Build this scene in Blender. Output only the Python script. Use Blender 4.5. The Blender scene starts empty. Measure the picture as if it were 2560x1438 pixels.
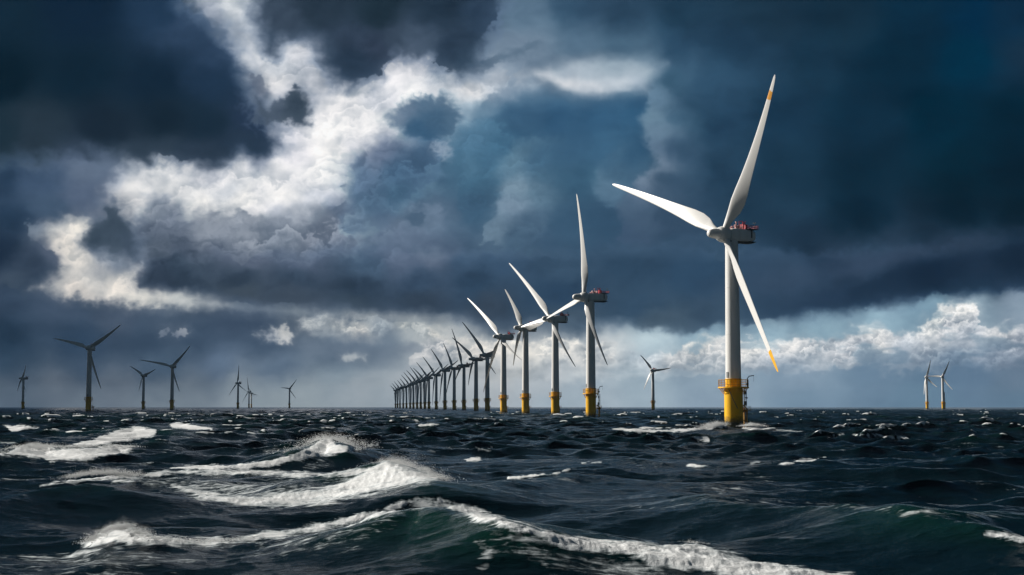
import bpy, math, random
import numpy as np
from mathutils import Vector, Matrix

R = math.radians
scene = bpy.context.scene
col = scene.collection

# ------------------------------------------------------------------ camera
F = 3555.0                       # focal length in pixels of a 2560 px wide frame
CAMH = 8.0                       # a deck some metres above the waves
PITCH = math.atan(297.0/3555.0)
cam_data = bpy.data.cameras.new('camera')
cam_data.sensor_width = 36.0; cam_data.lens = 50.0
cam_data.clip_start = 0.5; cam_data.clip_end = 60000
cam = bpy.data.objects.new('camera', cam_data); col.objects.link(cam)
cam.location = (0, 0, CAMH); cam.rotation_euler = (math.pi/2 + PITCH, 0, 0)
scene.camera = cam
CP, SP = math.cos(PITCH), math.sin(PITCH)

def ray(px, py):
    """direction from the deck towards a point of the view"""
    x = (px-1280)/F; y = (719-py)/F
    d = Vector((x, CP - y*SP, SP + y*CP)); d.normalize(); return d

def at(px, py, z):
    """the point at height z seen at (px, py)"""
    d = ray(px, py); t = (z-CAMH)/d.z
    return Vector((d.x*t, d.y*t, z))

# ------------------------------------------------------------------ light
SUN_AZ, SUN_EL = -66.0, 27.0      # left of the view and a little beyond the turbines
sun_data = bpy.data.lights.new('sun', 'SUN')
sun_data.energy = 5.0; sun_data.angle = R(0.6); sun_data.color = (1.0, .955, .89)
sun = bpy.data.objects.new('sun', sun_data); col.objects.link(sun)
sd = Vector((math.sin(R(SUN_AZ))*math.cos(R(SUN_EL)), math.cos(R(SUN_AZ))*math.cos(R(SUN_EL)), math.sin(R(SUN_EL))))
sun.rotation_euler = sd.to_track_quat('Z', 'Y').to_euler()
sun.location = sd*400

scene.view_settings.view_transform = 'Standard'
scene.view_settings.look = 'None'
scene.view_settings.exposure = 0.25; scene.view_settings.gamma = 1.0

scene.cycles.use_adaptive_sampling = True
scene.cycles.max_bounces = 6
scene.cycles.diffuse_bounces = 2; scene.cycles.glossy_bounces = 3; scene.cycles.transmission_bounces = 3
scene.cycles.sample_clamp_indirect = 4.0
scene.cycles.sample_clamp_direct = 12.0

# ---------------------------------------------------------------- noise (numpy)
def _hash(ix, iy, seed):
    h = (ix.astype(np.int64) * 374761393 + iy.astype(np.int64) * 668265263 + seed * 1442695041) & 0xFFFFFFFF
    h = ((h ^ (h >> 13)) * 1274126177) & 0xFFFFFFFF
    return (h ^ (h >> 16)) & 0xFFFFFFFF

def perlin(x, y, seed=0):
    x = np.asarray(x, dtype=np.float32); y = np.asarray(y, dtype=np.float32)
    fx0 = np.floor(x); fy0 = np.floor(y)
    ix = fx0.astype(np.int32); iy = fy0.astype(np.int32)
    fx = x - fx0; fy = y - fy0
    sx = fx*fx*fx*(fx*(fx*6-15)+10); sy = fy*fy*fy*(fy*(fy*6-15)+10)
    def g(dx, dy):
        a = _hash(ix+dx, iy+dy, seed).astype(np.float32) * np.float32(2*math.pi/4294967296.0)
        return np.cos(a)*(fx-dx) + np.sin(a)*(fy-dy)
    n0 = g(0, 0); n1 = g(1, 0); n2 = g(0, 1); n3 = g(1, 1)
    a = n0 + sx*(n1-n0); b = n2 + sx*(n3-n2)
    return (a + sy*(b-a)) * 1.5

def fbm(x, y, octaves=5, seed=0, gain=.5):
    s = 0; a = 1.0; t = 0
    for o in range(octaves):
        s = s + a*perlin(x*2.0**o + 17.3*o, y*2.0**o - 9.1*o, seed+o); t += a; a *= gain
    return s/t*1.6

def billow(x, y, octaves=5, seed=0, gain=.5):
    s = 0; a = 1.0; t = 0
    for o in range(octaves):
        s = s + a*(1-np.abs(perlin(x*2.0**o + 7.3*o, y*2.0**o + 3.1*o, seed+o))*2.2); t += a; a *= gain
    return s/t

def sstep(a, b, x):
    t = np.clip((x-a)/(b-a), 0, 1)
    return t*t*(3-2*t)

def lin(c):
    c = np.asarray(c, dtype=np.float32)/255.0
    return np.where(c <= .04045, c/12.92, ((c+.055)/1.055)**2.4)

def sdf_poly(u, v, pts):
    """signed distance, positive inside"""
    pts = np.asarray(pts, dtype=np.float32); n = len(pts)
    d = np.full(u.shape, 1e12, np.float32); inside = np.zeros(u.shape, bool)
    for i in range(n):
        ax, ay = pts[i]; bx, by = pts[(i+1) % n]
        ex, ey = bx-ax, by-ay
        wx = u-ax; wy = v-ay
        t = np.clip((wx*ex+wy*ey)/(ex*ex+ey*ey+1e-9), 0, 1)
        dx = wx-ex*t; dy = wy-ey*t
        d = np.minimum(d, dx*dx+dy*dy)
        c = ((ay > v) != (by > v))
        if ay != by:
            inside ^= c & (u < ex*(v-ay)/(by-ay)+ax)
    d = np.sqrt(d)
    return np.where(inside, d, -d)

def spread(u, v, cps, eps=45.0):
    """smooth colour field from (x, y, r, g, b) samples, sRGB"""
    num = np.zeros(u.shape+(3,), np.float32); den = np.zeros(u.shape, np.float32)
    for (x, y, r, g, b) in cps:
        w = 1.0/((u-x)**2 + 1.6*(v-y)**2 + eps*eps)**2
        den += w
        num[..., 0] += w*r; num[..., 1] += w*g; num[..., 2] += w*b
    return num/den[..., None]

def puffs(x, y, seed=0, lx=-.55, ly=-.8):
    """overlapping round puffs lit from one side, about -1..1"""
    ix = np.floor(x).astype(np.int32); iy = np.floor(y).astype(np.int32)
    best = np.full(x.shape, -9.0, np.float32); sh = np.zeros(x.shape, np.float32)
    for dy in (-1, 0, 1):
        for dx in (-1, 0, 1):
            h = _hash(ix+dx, iy+dy, seed)
            px = ix+dx + (h & 255)/255.0; py = iy+dy + ((h >> 8) & 255)/255.0
            r = .62 + .5*((h >> 16) & 255)/255.0
            ox = (x-px)/r; oy = (y-py)/r
            z = 1 - ox*ox - oy*oy
            k = z*r
            m = k > best
            best = np.where(m, k, best)
            sh = np.where(m, ox*lx + oy*ly + .25*z, sh)
    return np.clip(sh, -1, 1)
SKY_BASE = [
 (0,50,20,40,58),(200,50,20,38,58),(400,50,32,52,74),(650,60,95,110,128),(800,60,48,62,80),(1000,50,45,60,78),(1150,60,50,68,88),(1300,40,86,112,135),(1430,30,50,78,103),(1560,50,38,62,85),(1700,40,30,56,78),(1900,40,28,52,72),(2100,50,22,48,68),(2300,50,10,42,65),(2450,50,3,44,74),(2550,40,14,46,72),
 (1300,120,118,138,158),(1450,100,82,110,134),(1550,110,70,100,124),(1680,120,42,72,98),(1850,120,33,60,84),(2050,140,24,52,74),(2250,140,10,44,66),(2430,140,0,46,72),(2560,140,22,46,68),
 (1250,200,150,165,182),(1450,170,135,152,168),(1600,170,110,135,155),(1700,170,60,92,118),(1800,200,42,72,98),
 (1200,290,96,126,150),(1300,285,58,94,124),(1400,300,50,88,120),(1500,300,48,86,118),(1590,290,44,82,114),(1700,300,54,86,110),(1800,300,38,68,94),(1950,300,25,54,78),(2150,300,14,44,66),(2350,300,2,42,64),(2560,300,2,36,56),
 (1160,340,76,116,144),(1260,350,58,98,128),(1400,370,54,90,120),(1500,380,50,86,116),(1580,380,46,82,112),(1700,400,52,80,104),(1800,420,38,66,90),(1950,430,24,52,74),(2150,430,10,40,60),(2400,430,0,34,52),(2560,430,0,28,46),
 (1180,420,66,104,130),(1280,440,86,122,146),(1350,450,96,126,146),(1420,450,58,94,120),(1480,430,56,92,118),(1540,440,72,108,132),(1600,450,58,88,114),(1680,470,50,76,100),(1900,520,30,56,78),(2150,540,5,34,54),(2400,540,0,28,46),(2560,540,0,26,42),
 (1100,540,86,110,134),(1200,540,62,94,120),(1280,560,78,104,128),(1400,550,58,88,114),(1520,550,50,78,104),(1620,560,58,80,104),(1700,580,48,70,94),(2000,600,28,50,72),(2300,600,22,44,64),
 (950,560,78,98,120),(1000,470,64,92,118),(850,560,120,132,150),(760,600,98,112,130),(700,580,118,130,146),(620,600,112,124,140),
 (650,660,82,96,116),(800,650,84,98,120),(950,640,72,92,116),(1080,640,86,104,128),(1200,620,70,94,118),(1350,640,58,80,104),(1500,640,50,74,98),(1700,650,44,68,92),(1900,670,44,66,90),(2100,650,42,62,84),(2250,620,42,62,84),(2400,600,38,58,80),(2560,610,14,40,62),
 (450,690,50,64,82),(600,700,52,66,84),(750,700,54,70,90),(900,690,50,68,90),(1100,690,50,70,92),(1300,700,46,68,92),(1500,700,44,66,90),(1700,730,44,66,90),(1900,740,36,58,82),(2100,710,26,46,70),(2300,690,18,40,62),(2500,700,22,44,66),
 (1000,750,50,66,86),(1250,780,54,72,92),(1450,790,62,82,102),(1700,790,56,78,100),
 (0,420,38,58,80),(80,450,54,74,100),(200,460,86,102,126),(100,520,62,80,106),(0,550,30,48,70),(0,650,28,46,66),(60,650,36,52,72),(120,620,70,84,104),
 (220,520,100,112,132),(300,560,84,98,116),(400,560,112,124,140),(420,610,94,106,124),(480,560,120,132,146),
 (0,740,48,64,86),(150,760,60,76,98),(300,800,66,80,100),(450,800,66,82,102),(600,800,62,78,100),(750,790,88,102,118),
 (0,850,36,56,78),(200,860,44,64,88),(350,850,54,72,94),(500,850,60,78,100),(650,860,62,80,102),(600,780,58,74,96),
 (0,920,46,66,88),(200,920,58,76,98),(400,920,64,84,106),(550,910,84,104,128),(700,920,92,112,134),(850,880,92,110,130),(950,870,98,116,134),(850,940,126,144,158),
 (0,970,78,92,108),(150,965,94,106,120),(300,975,100,112,126),(450,975,112,124,136),(600,980,136,148,158),(750,980,150,162,170),(900,980,158,168,176),(1050,970,176,184,190),(1200,970,170,178,186),
 (1300,900,206,208,208),(1150,880,198,202,202),(1050,840,168,176,180),(1350,960,172,182,190),(1500,960,168,182,192),(1500,880,205,210,212),
 (0,1010,84,100,118),(200,1010,98,112,126),(450,1010,116,130,142),(700,1010,140,152,160),(950,1010,152,164,172),(1150,1010,162,174,182),(1400,1010,158,174,186),(1600,1010,150,168,182),(1800,1010,136,156,174),(2000,1010,110,136,158),(2200,1010,92,122,146),(2400,1010,84,114,140),(2560,1010,86,114,138),
 (1600,960,156,174,186),(1800,960,140,160,176),(2000,960,126,148,168),(2200,960,96,124,148),(2400,960,84,114,140),(2560,960,88,112,134),
 (1650,850,176,196,206),(1750,820,150,180,196),(1900,830,160,188,202),(2050,800,142,172,188),(2200,790,136,166,184),(2300,750,122,154,174),(2450,760,150,172,186),(2560,760,150,168,184),
]
# each layer: name, outline, softness, edge noise amplitude, edge noise scale, opacity, colour samples, texture strength
SKY_LAYERS = [
 ('upper white gap', [(420,-40),(660,-40),(640,30),(665,110),(700,90),(790,95),(830,150),(880,205),(960,150),(1010,128),(1080,140),(1150,180),(1220,165),(1290,165),(1340,180),(1330,205),(1250,232),(1180,262),(1140,320),(1000,330),(950,380),(900,410),(880,455),(850,500),(800,520),(740,560),(660,560),(600,540),(520,535),(455,535),(440,505),(380,520),(330,545),(280,520),(250,480),(270,430),(330,390),(440,370),(560,400),(640,380),(700,300),(620,200),(560,80),(500,30)],
  24, 28, 110, 1.0, [(500,0,170,178,190),(590,20,200,206,212),(640,110,165,174,186),(620,150,200,204,210),(680,200,222,222,224),(760,120,208,210,216),(800,200,206,208,214),(850,260,232,231,232),(950,260,222,224,230),(1010,140,214,214,220),(1100,200,212,216,222),(1180,230,232,230,230),(1240,190,190,198,208),(1330,160,140,156,172),(1400,190,204,208,214),(1450,205,206,212,218),(1550,180,150,166,182),(1550,215,176,190,202),(1640,175,150,166,180),(1300,230,170,184,198),(1180,270,170,188,202),(1050,250,238,238,238),(950,320,240,240,240),(850,330,244,243,242),(800,430,244,243,242),(700,430,228,228,230),(640,450,242,241,240),(560,430,230,230,232),(480,400,236,234,234),(420,430,242,240,238),(350,440,210,212,216),(300,500,214,212,212),(400,490,238,236,234),(600,500,246,244,240),(700,490,246,244,242),(500,520,240,238,234),(640,535,226,226,228),(780,500,214,218,226),(820,520,170,180,196),(700,540,170,178,192),(650,400,186,190,202),(740,380,222,222,228),(520,420,196,198,206),(590,500,222,222,222),(570,480,196,202,210),(640,470,214,216,220),(460,490,214,216,218),(330,470,222,222,222),(290,450,176,184,196),(760,450,224,225,228),(720,330,210,212,220),(660,260,196,200,210),(900,300,228,228,230),(880,380,214,216,222),(840,380,236,235,234),(760,250,200,204,214),(650,60,184,192,202),(520,30,150,160,176),(690,160,196,202,210),(780,140,190,196,206)], .16),
 ('lower left gap', [(60,560),(130,540),(200,535),(230,560),(235,590),(215,610),(230,630),(260,625),(300,640),(350,665),(362,640),(352,690),(350,716),(430,725),(490,740),(480,765),(380,768),(280,756),(160,745),(80,720),(120,700),(150,670),(130,630),(100,600),(70,590)],
  11, 20, 70, 1.0, [(80,570,120,134,150),(150,560,190,192,194),(190,570,226,222,214),(160,620,222,216,208),(210,650,214,210,204),(250,670,176,178,182),(300,700,226,220,212),(200,720,222,214,206),(120,720,196,194,192),(350,740,226,222,214),(450,755,214,214,210),(260,620,130,142,158),(310,650,120,132,148),(230,690,206,204,200)], .14),
 ('streak below dark bank', [(420,738),(500,742),(600,758),(700,768),(800,775),(900,778),(1000,782),(1080,788),(1140,800),(1100,815),(1000,800),(880,800),(760,790),(650,785),(560,775),(450,765)],
  10, 10, 60, .75, [(500,755,190,194,194),(620,772,120,134,148),(800,785,128,140,150),(950,786,166,172,174),(1080,796,128,138,146)], .08),
 ('low white puffs', [(740,800),(800,788),(860,800),(880,800),(950,792),(1030,800),(1080,818),(1120,830),(1200,845),(1260,855),(1300,862),(1280,880),(1120,868),(1060,850),(1000,826),(960,830),(960,842),(880,846),(830,842),(780,834),(745,825)],
  12, 22, 60, .95, [(760,815,170,176,180),(800,830,150,160,168),(850,825,196,198,196),(900,835,202,200,196),(960,815,150,162,172),(1010,805,186,190,188),(1060,835,170,178,182),(1090,825,206,204,198),(1200,860,206,206,202)], .12),
 ('grey shelf under the puffs', [(760,850),(900,848),(1050,860),(1090,880),(1040,890),(900,900),(780,888),(740,870)], 14, 18, 80, .8,
  [(900,870,104,120,138),(1040,880,116,130,146)], .08),
 ('long low puff', [(850,890),(880,884),(915,888),(912,900),(870,903),(852,900)], 5, 8, 30, .9, [(880,893,178,184,188)], .08),
 ('small puff', [(640,832),(665,828),(690,818),(700,806),(712,808),(718,825),(735,840),(730,856),(700,858),(670,848),(645,842)], 6, 16, 34, .95, [(660,838,150,158,168),(700,830,196,196,194),(710,850,178,182,186)], .2),
 ('small torn puff', [(395,828),(408,818),(422,820),(414,838),(400,842)], 6, 12, 24, .6, [(410,830,140,150,164)], .15),
 ('small torn puff', [(430,828),(448,822),(468,818),(476,832),(462,838),(446,846),(436,840)], 6, 12, 24, .75, [(466,828,176,180,186),(440,840,120,132,150)], .15),
 ('horizon haze bank', [(-60,968),(180,958),(420,972),(620,960),(760,950),(900,942),(1000,930),(1000,1100),(-60,1100)], 22, 14, 90, .5, [(0,990,88,102,118),(200,985,102,114,128),(450,990,118,130,142),(700,990,146,158,166),(950,990,160,170,178)], .04),
 ('low cumulus bank', [(1060,850),(1160,850),(1260,862),(1340,850),(1400,838),(1480,850),(1560,862),(1620,880),(1680,878),(1720,868),(1760,850),(1800,848),(1890,842),(1930,860),(1980,846),(2010,836),(2060,858),(2110,850),(2140,820),(2170,808),(2210,818),(2260,832),(2300,820),(2320,790),(2350,775),(2370,755),(2410,750),(2440,765),(2460,790),(2440,815),(2500,812),(2560,810),(2600,812),(2600,905),(2500,930),(2300,930),(2150,925),(2000,928),(1800,940),(1600,950),(1400,960),(1200,950),(1080,930),(1020,900)],
  7, 24, 60, .95, [(1100,870,196,198,200),(1200,880,208,206,202),(1300,880,222,220,214),(1400,860,226,224,218),(1500,880,214,214,212),(1400,930,186,192,196),(1600,890,186,196,204),(1580,930,176,188,196),(1740,870,222,220,214),(1700,900,198,200,202),(1770,890,200,202,204),(1880,870,214,214,212),(1920,910,186,192,200),(1980,860,216,216,216),(2020,890,200,204,208),(2100,870,206,208,212),(2160,830,234,232,228),(2150,860,196,200,206),(2200,880,206,206,206),(2260,880,168,178,190),(2340,800,232,232,228),(2400,770,240,238,234),(2380,820,206,208,212),(2440,840,176,184,194),(2500,830,206,208,210),(2560,840,178,184,194),(2480,880,156,166,180),(2560,900,140,152,168),(2300,910,168,176,186),(2200,915,178,184,192),(2100,905,196,198,202),(2000,920,172,180,190),(2400,910,120,140,160)], .2),
 ('veil under the cumulus', [(960,925),(1100,925),(1300,938),(1500,940),(1700,930),(1900,922),(2050,915),(2300,905),(2560,890),(2640,890),(2640,1100),(960,1100)], 26, 16, 90, .72,
  [(1050,950,172,180,186),(1200,945,180,186,190),(1350,955,172,182,190),(1500,960,168,182,192),(1600,960,156,174,186),(1800,960,140,160,176),(2000,950,126,148,168),(2200,940,104,130,154),(2400,930,92,118,144),(2560,920,100,120,142),(1000,1010,154,166,176),(1400,1010,158,174,186),(1800,1010,136,156,174),(2000,1010,110,136,158),(2300,1010,88,118,142),(2560,1010,86,114,138)], .05),
 ('top of left blue bank', [(-60,395),(120,390),(260,400),(290,430),(255,470),(250,515),(200,530),(120,545),(60,560),(60,590),(110,600),(140,630),(150,660),(120,700),(60,715),(-60,722)], 16, 24, 90, 1.0,
  [(0,440,40,60,84),(100,440,62,82,108),(220,420,92,108,130),(200,480,84,100,124),(120,520,64,84,108),(40,560,36,56,80),(100,600,72,86,106),(0,640,28,44,66),(80,660,48,62,82),(120,640,76,88,108),(40,700,60,74,92)], .08),
 ('left dark wedge', [(212,600),(225,570),(262,545),(270,520),(300,530),(330,560),(350,590),(360,620),(340,636),(290,640),(250,625),(220,615)], 10, 20, 60, 1.0,
  [(240,600,54,68,84),(290,570,58,72,88),(320,610,60,74,92),(290,625,66,80,96)], .1),
 ('grey bank face', [(350,540),(385,505),(440,515),(470,535),(560,540),(640,545),(720,530),(770,540),(840,500),(880,450),(900,500),(880,640),(560,690),(420,690),(365,650),(345,600)], 14, 26, 90, .96,
  [(400,530,108,120,136),(390,570,86,98,116),(350,600,64,78,96),(450,560,104,116,134),(520,570,124,134,148),(620,580,128,138,152),(700,590,118,130,146),(760,560,138,148,162),(800,580,128,138,154),(860,520,96,112,134),(700,640,92,106,126),(560,640,84,96,114),(440,640,66,78,96),(380,620,70,82,98),(830,640,84,100,122)], .14),
 ('left dark mass bottom', [(346,716),(362,690),(385,655),(430,640),(500,645),(620,640),(760,650),(900,630),(1060,640),(1300,640),(1700,640),(2200,640),(2560,600),(2620,600),(2620,700),(2560,722),(2440,730),(2340,740),(2200,765),(2080,775),(1950,800),(1880,812),(1760,824),(1640,825),(1560,812),(1400,800),(1300,798),(1120,792),(1040,778),(900,772),(760,766),(640,758),(540,735),(430,722)], 9, 16, 80, 1.0,
  [(380,700,44,56,74),(450,690,46,60,78),(480,655,62,76,94),(600,700,48,62,80),(600,740,66,78,92),(620,650,80,92,112),(750,700,52,68,88),(740,740,58,70,86),(760,660,78,92,114),(900,720,44,60,80),(920,660,66,88,112),(1000,650,82,98,122),(900,760,56,70,86),(1080,640,94,108,130),(1050,700,54,74,98),(1050,760,48,62,80),(1150,650,62,86,112),(1250,640,54,78,104),(1200,720,44,66,90),(1220,770,54,68,86),(1400,660,54,78,102),(1400,740,40,64,90),(1420,790,62,80,98),(1600,660,44,68,92),(1600,760,48,72,96),(1650,810,68,88,106),(1800,780,54,76,98),(1750,690,44,70,96),(1950,670,48,70,94),(1960,760,40,62,86),(2150,640,46,66,90),(2100,690,28,50,74),(2060,750,36,58,82),(2300,620,42,62,84),(2300,680,16,38,62),(2250,740,34,54,78),(2420,600,38,58,80),(2450,650,34,52,76),(2450,710,26,48,72),(2560,640,26,44,68),(2560,700,34,54,78)], .09),
 ('pale streak right', [(1760,715),(1900,690),(2050,655),(2200,632),(2350,600),(2560,556),(2620,550),(2620,600),(2450,622),(2300,650),(2180,690),(2040,730),(1900,745),(1800,740)], 18, 14, 80, .62,
  [(1850,715,50,70,94),(2000,685,54,72,96),(2150,660,54,70,94),(2300,630,50,64,88),(2450,600,44,58,80),(2560,570,30,48,70)], .06),
 ('dark band right', [(1960,770),(2040,738),(2160,706),(2240,672),(2340,650),(2450,628),(2620,604),(2620,690),(2500,700),(2350,712),(2200,742),(2060,772)], 10, 14, 70, .7, [(2050,750,34,54,80),(2200,710,22,42,66),(2350,680,14,34,58),(2560,650,12,32,54),(2450,700,26,46,70)], .06),
 ('top centre dark', [(640,-60),(1260,-60),(1240,20),(1230,60),(1200,120),(1190,165),(1150,185),(1090,150),(1040,140),(1000,125),(970,150),(950,180),(900,205),(870,215),(830,180),(800,150),(790,110),(750,90),(700,95),(675,130),(660,100),(650,40)], 14, 24, 80, 1.0,
  [(700,50,58,72,90),(800,30,40,54,70),(950,20,32,48,62),(1100,20,38,54,72),(1200,40,46,64,86),(900,90,52,66,86),(800,110,62,78,98),(880,150,42,58,78),(940,110,50,62,82),(1000,90,54,68,86),(1050,100,70,86,106),(1120,110,44,60,80),(1160,150,50,68,88),(690,110,56,72,92)], .1),
 ('torn dark scrap', [(1180,165),(1230,140),(1260,128),(1300,120),(1330,95),(1350,100),(1350,120),(1300,138),(1250,155),(1210,180)], 7, 14, 34, .7, [(1200,165,66,88,110),(1300,125,84,108,130)], .1),
 ('big dark cloud', [(-80,-80),(430,-80),(440,20),(480,50),(540,90),(580,140),(600,200),(630,270),(660,300),(690,340),(670,390),(640,400),(600,380),(540,415),(480,410),(430,400),(380,390),(370,405),(300,395),(200,388),(80,392),(-80,398)], 13, 22, 80, 1.0,
  [(0,20,20,42,60),(200,20,18,38,60),(400,20,34,56,82),(460,60,46,66,92),(560,130,44,64,90),(0,200,10,32,48),(200,200,16,38,56),(400,200,20,40,60),(530,200,32,52,76),(620,300,38,54,78),(0,330,30,48,62),(90,310,40,54,68),(90,350,40,54,68),(250,320,26,40,56),(400,300,22,38,54),(500,300,26,44,62),(400,370,46,60,76),(500,390,44,58,76),(600,360,40,56,76),(200,385,50,64,82),(300,388,50,64,80)], .07),
 ('scrap beside dark cloud', [(640,240),(670,270),(700,255),(735,222),(768,240),(775,270),(765,310),(748,318),(720,300),(700,300),(670,310),(640,300)], 8, 18, 40, .95,
  [(680,270,70,84,102),(745,255,50,64,80),(745,300,56,70,86)], .1),
 ('edge shadow scraps', [(620,185),(650,190),(668,210),(660,240),(640,235)], 8, 12, 30, .7, [(640,210,80,92,112)], .08),
 ('blue tower', [(880,420),(900,380),(930,350),(960,330),(985,340),(1040,360),(1080,350),(1090,395),(1085,430),(1060,460),(1020,495),(980,530),(940,560),(920,590),(880,600),(860,560),(880,500)], 16, 22, 80, .95,
  [(900,440,84,108,136),(960,380,92,108,134),(1000,420,62,90,118),(1060,400,66,94,122),(940,500,70,96,122),(1000,480,62,92,118),(900,560,84,106,130),(930,360,128,140,160)], .08),
 ('blue cauliflower', [(965,290),(985,282),(1000,262),(1030,248),(1060,238),(1078,236),(1088,244),(1108,236),(1122,242),(1130,262),(1150,272),(1152,300),(1140,330),(1110,345),(1060,355),(1020,345),(1005,325),(975,315)], 5, 12, 30, .97,
  [(985,295,110,130,152),(1020,270,98,120,144),(1070,255,78,106,132),(1110,255,84,110,134),(1080,300,60,92,120),(1040,335,54,88,118),(1130,300,74,104,130)], .06),
 ('bright scrap', [(1075,370),(1095,350),(1122,352),(1130,375),(1128,395),(1105,395),(1085,385)], 6, 12, 26, .75, [(1110,372,150,166,184)], .15),
 ('bright scrap', [(960,320),(990,322),(998,340),(975,345)], 6, 8, 20, .6, [(980,330,190,196,206)], .1),
 ('bright scrap', [(1000,350),(1030,345),(1045,355),(1020,368)], 6, 8, 20, .45, [(1020,355,140,154,174)], .1),
 ('column', [(1275,360),(1340,340),(1440,340),(1460,600),(1330,640),(1200,610),(1208,570),(1240,520),(1246,490),(1236,440),(1262,395)], 6, 15, 46, .85,
  [(1270,380,84,120,144),(1290,400,96,130,152),(1260,440,88,122,146),(1300,470,122,146,164),(1290,520,118,140,160),(1230,570,104,128,148),(1350,400,66,102,130),(1350,480,92,122,144),(1380,440,64,98,124),(1420,420,54,90,118),(1420,520,54,84,110),(1340,560,72,98,122),(1400,600,54,80,106),(1300,610,66,92,116)], .09),
 ('blue dark column', [(1140,330),(1200,300),(1240,300),(1262,320),(1278,345),(1272,370),(1240,400),(1248,450),(1235,500),(1215,545),(1160,560),(1140,480),(1150,400)], 7, 15, 44, .7,
  [(1230,330,78,118,146),(1180,350,78,116,144),(1250,360,66,106,134),(1220,400,62,100,128),(1200,460,60,96,122),(1190,520,58,88,114),(1160,420,72,108,134)], .08),
 ('second column', [(1500,400),(1530,370),(1640,330),(1660,480),(1560,520),(1495,505),(1480,460)], 6, 14, 44, .8, [(1500,440,88,120,144),(1530,470,92,122,146),(1520,400,66,102,130),(1560,430,66,98,124),(1600,400,54,88,116)], .06),
 ('blue dark hollow', [(1380,560),(1480,500),(1540,520),(1560,560),(1540,600),(1440,640),(1360,620)], 16, 20, 60, .4, [(1470,570,50,80,106)], .05),
 ('cliff edge', [(1612,236),(1660,180),(1700,175),(1760,260),(1780,420),(1760,560),(1640,620),(1540,600),(1560,560),(1540,520),(1556,490),(1590,455),(1626,428),(1640,404),(1628,372),(1606,330),(1604,300),(1614,280)], 5, 12, 44, .9,
  [(1630,250,104,134,158),(1640,300,112,140,160),(1650,340,104,130,152),(1650,380,96,120,144),(1640,410,122,140,160),(1615,440,124,142,162),(1590,470,96,116,140),(1570,500,76,100,124),(1600,550,66,88,112),(1570,580,62,84,110),(1680,300,66,98,124),(1700,380,54,80,106),(1680,450,54,78,102),(1680,550,52,74,98),(1740,250,46,76,102),(1800,300,38,68,94),(1850,400,30,60,84),(1850,500,32,58,82),(1850,620,38,62,86),(1700,620,46,70,94),(1700,200,52,84,108)], .05),
 ('lens cloud', [(1340,185),(1400,165),(1500,140),(1580,150),(1640,165),(1668,160),(1630,190),(1612,222),(1560,228),(1500,234),(1440,228),(1390,212)], 9, 6, 70, .92,
  [(1370,190,206,210,216),(1410,205,226,226,228),(1470,225,224,226,230),(1540,222,200,208,216),(1600,215,170,184,198),(1480,170,172,186,198),(1540,160,150,168,182),(1420,170,160,174,188),(1620,180,164,180,192),(1650,168,120,144,164),(1400,160,140,158,174)], .05),
 ('grey veil', [(1000,540),(1040,510),(1080,505),(1110,520),(1110,560),(1080,600),(1000,640),(940,640),(930,600),(960,560)], 16, 26, 60, .5, [(1050,540,112,130,152),(1000,600,100,116,140)], .1),
 ('dark scrap', [(1010,545),(1025,533),(1055,530),(1070,545),(1050,562),(1025,565)], 7, 10, 30, .8, [(1040,548,66,90,114)], .05),
]
SKY_HEAP = {'upper white gap': .13, 'lower left gap': .16, 'grey bank face': .36, 'blue tower': .28, 'left dark mass bottom': .17, 'grey veil': .28, 'column': .14, 'blue dark column': .18, 'big dark cloud': .0}
SKY_HALO = {'big dark cloud': (24, .5), 'top centre dark': (26, .5), 'scrap beside dark cloud': (10, .4), 'left dark mass bottom': (8, .25), 'blue cauliflower': (5, .3), 'left dark wedge': (10, .35), 'grey bank face': (16, .35), 'blue tower': (22, .4)}
SKY_FADE = {'cliff edge': (1655, 1790), 'column': (1330, 1450), 'second column': (1540, 1630)}
def billow_field(u, v, specs, seed=3, ns=60.0, wob=1.0):
    """heaped cloud domes, the lower ones in front, each with a lit upper edge and a shaded foot"""
    T = np.zeros(u.shape, np.float32)
    rs = np.random.RandomState(seed)
    nx = wob*fbm(u/ns, v/(ns*.85), 5, 81, .6); ny = wob*fbm(u/ns, v/(ns*.85), 5, 91, .6)
    items = []
    for (x0, x1, y0, y1, r0, r1, n) in specs:
        for _ in range(n): items.append((rs.uniform(x0, x1), rs.uniform(y0, y1), r0*(r1/r0)**rs.rand(), rs.rand()))
    items.sort(key=lambda t: t[1] + .3*t[2])
    us = u[:, u.shape[1]//2]; 
    for cx, cy, r, q in items:
        m = r*1.7
        rr = np.nonzero((v.max(axis=1) > cy-m) & (v.min(axis=1) < cy+m))[0]; cc = np.nonzero((u.max(axis=0) > cx-m) & (u.min(axis=0) < cx+m))[0]
        if len(rr) == 0 or len(cc) == 0: continue
        sl = (slice(rr[0], rr[-1]+1), slice(cc[0], cc[-1]+1))
        ox = (u[sl]-cx + .5*r*nx[sl])/(r*1.15); oy = (v[sl]-cy + .45*r*ny[sl])/(r*.82)
        d = 1 - np.sqrt(ox*ox+oy*oy)
        a = sstep(-.05-.12*q, .10+.25*q, d)*(1-sstep(.1, .95, oy))
        lit = np.exp(-np.maximum(d, 0)/.38)*np.clip(.55 - .6*ox - .75*oy, 0, 1.4)
        val = -.42 + 1.25*lit - .25*oy
        T[sl] = T[sl]*(1-a) + val*a
    return T

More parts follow.
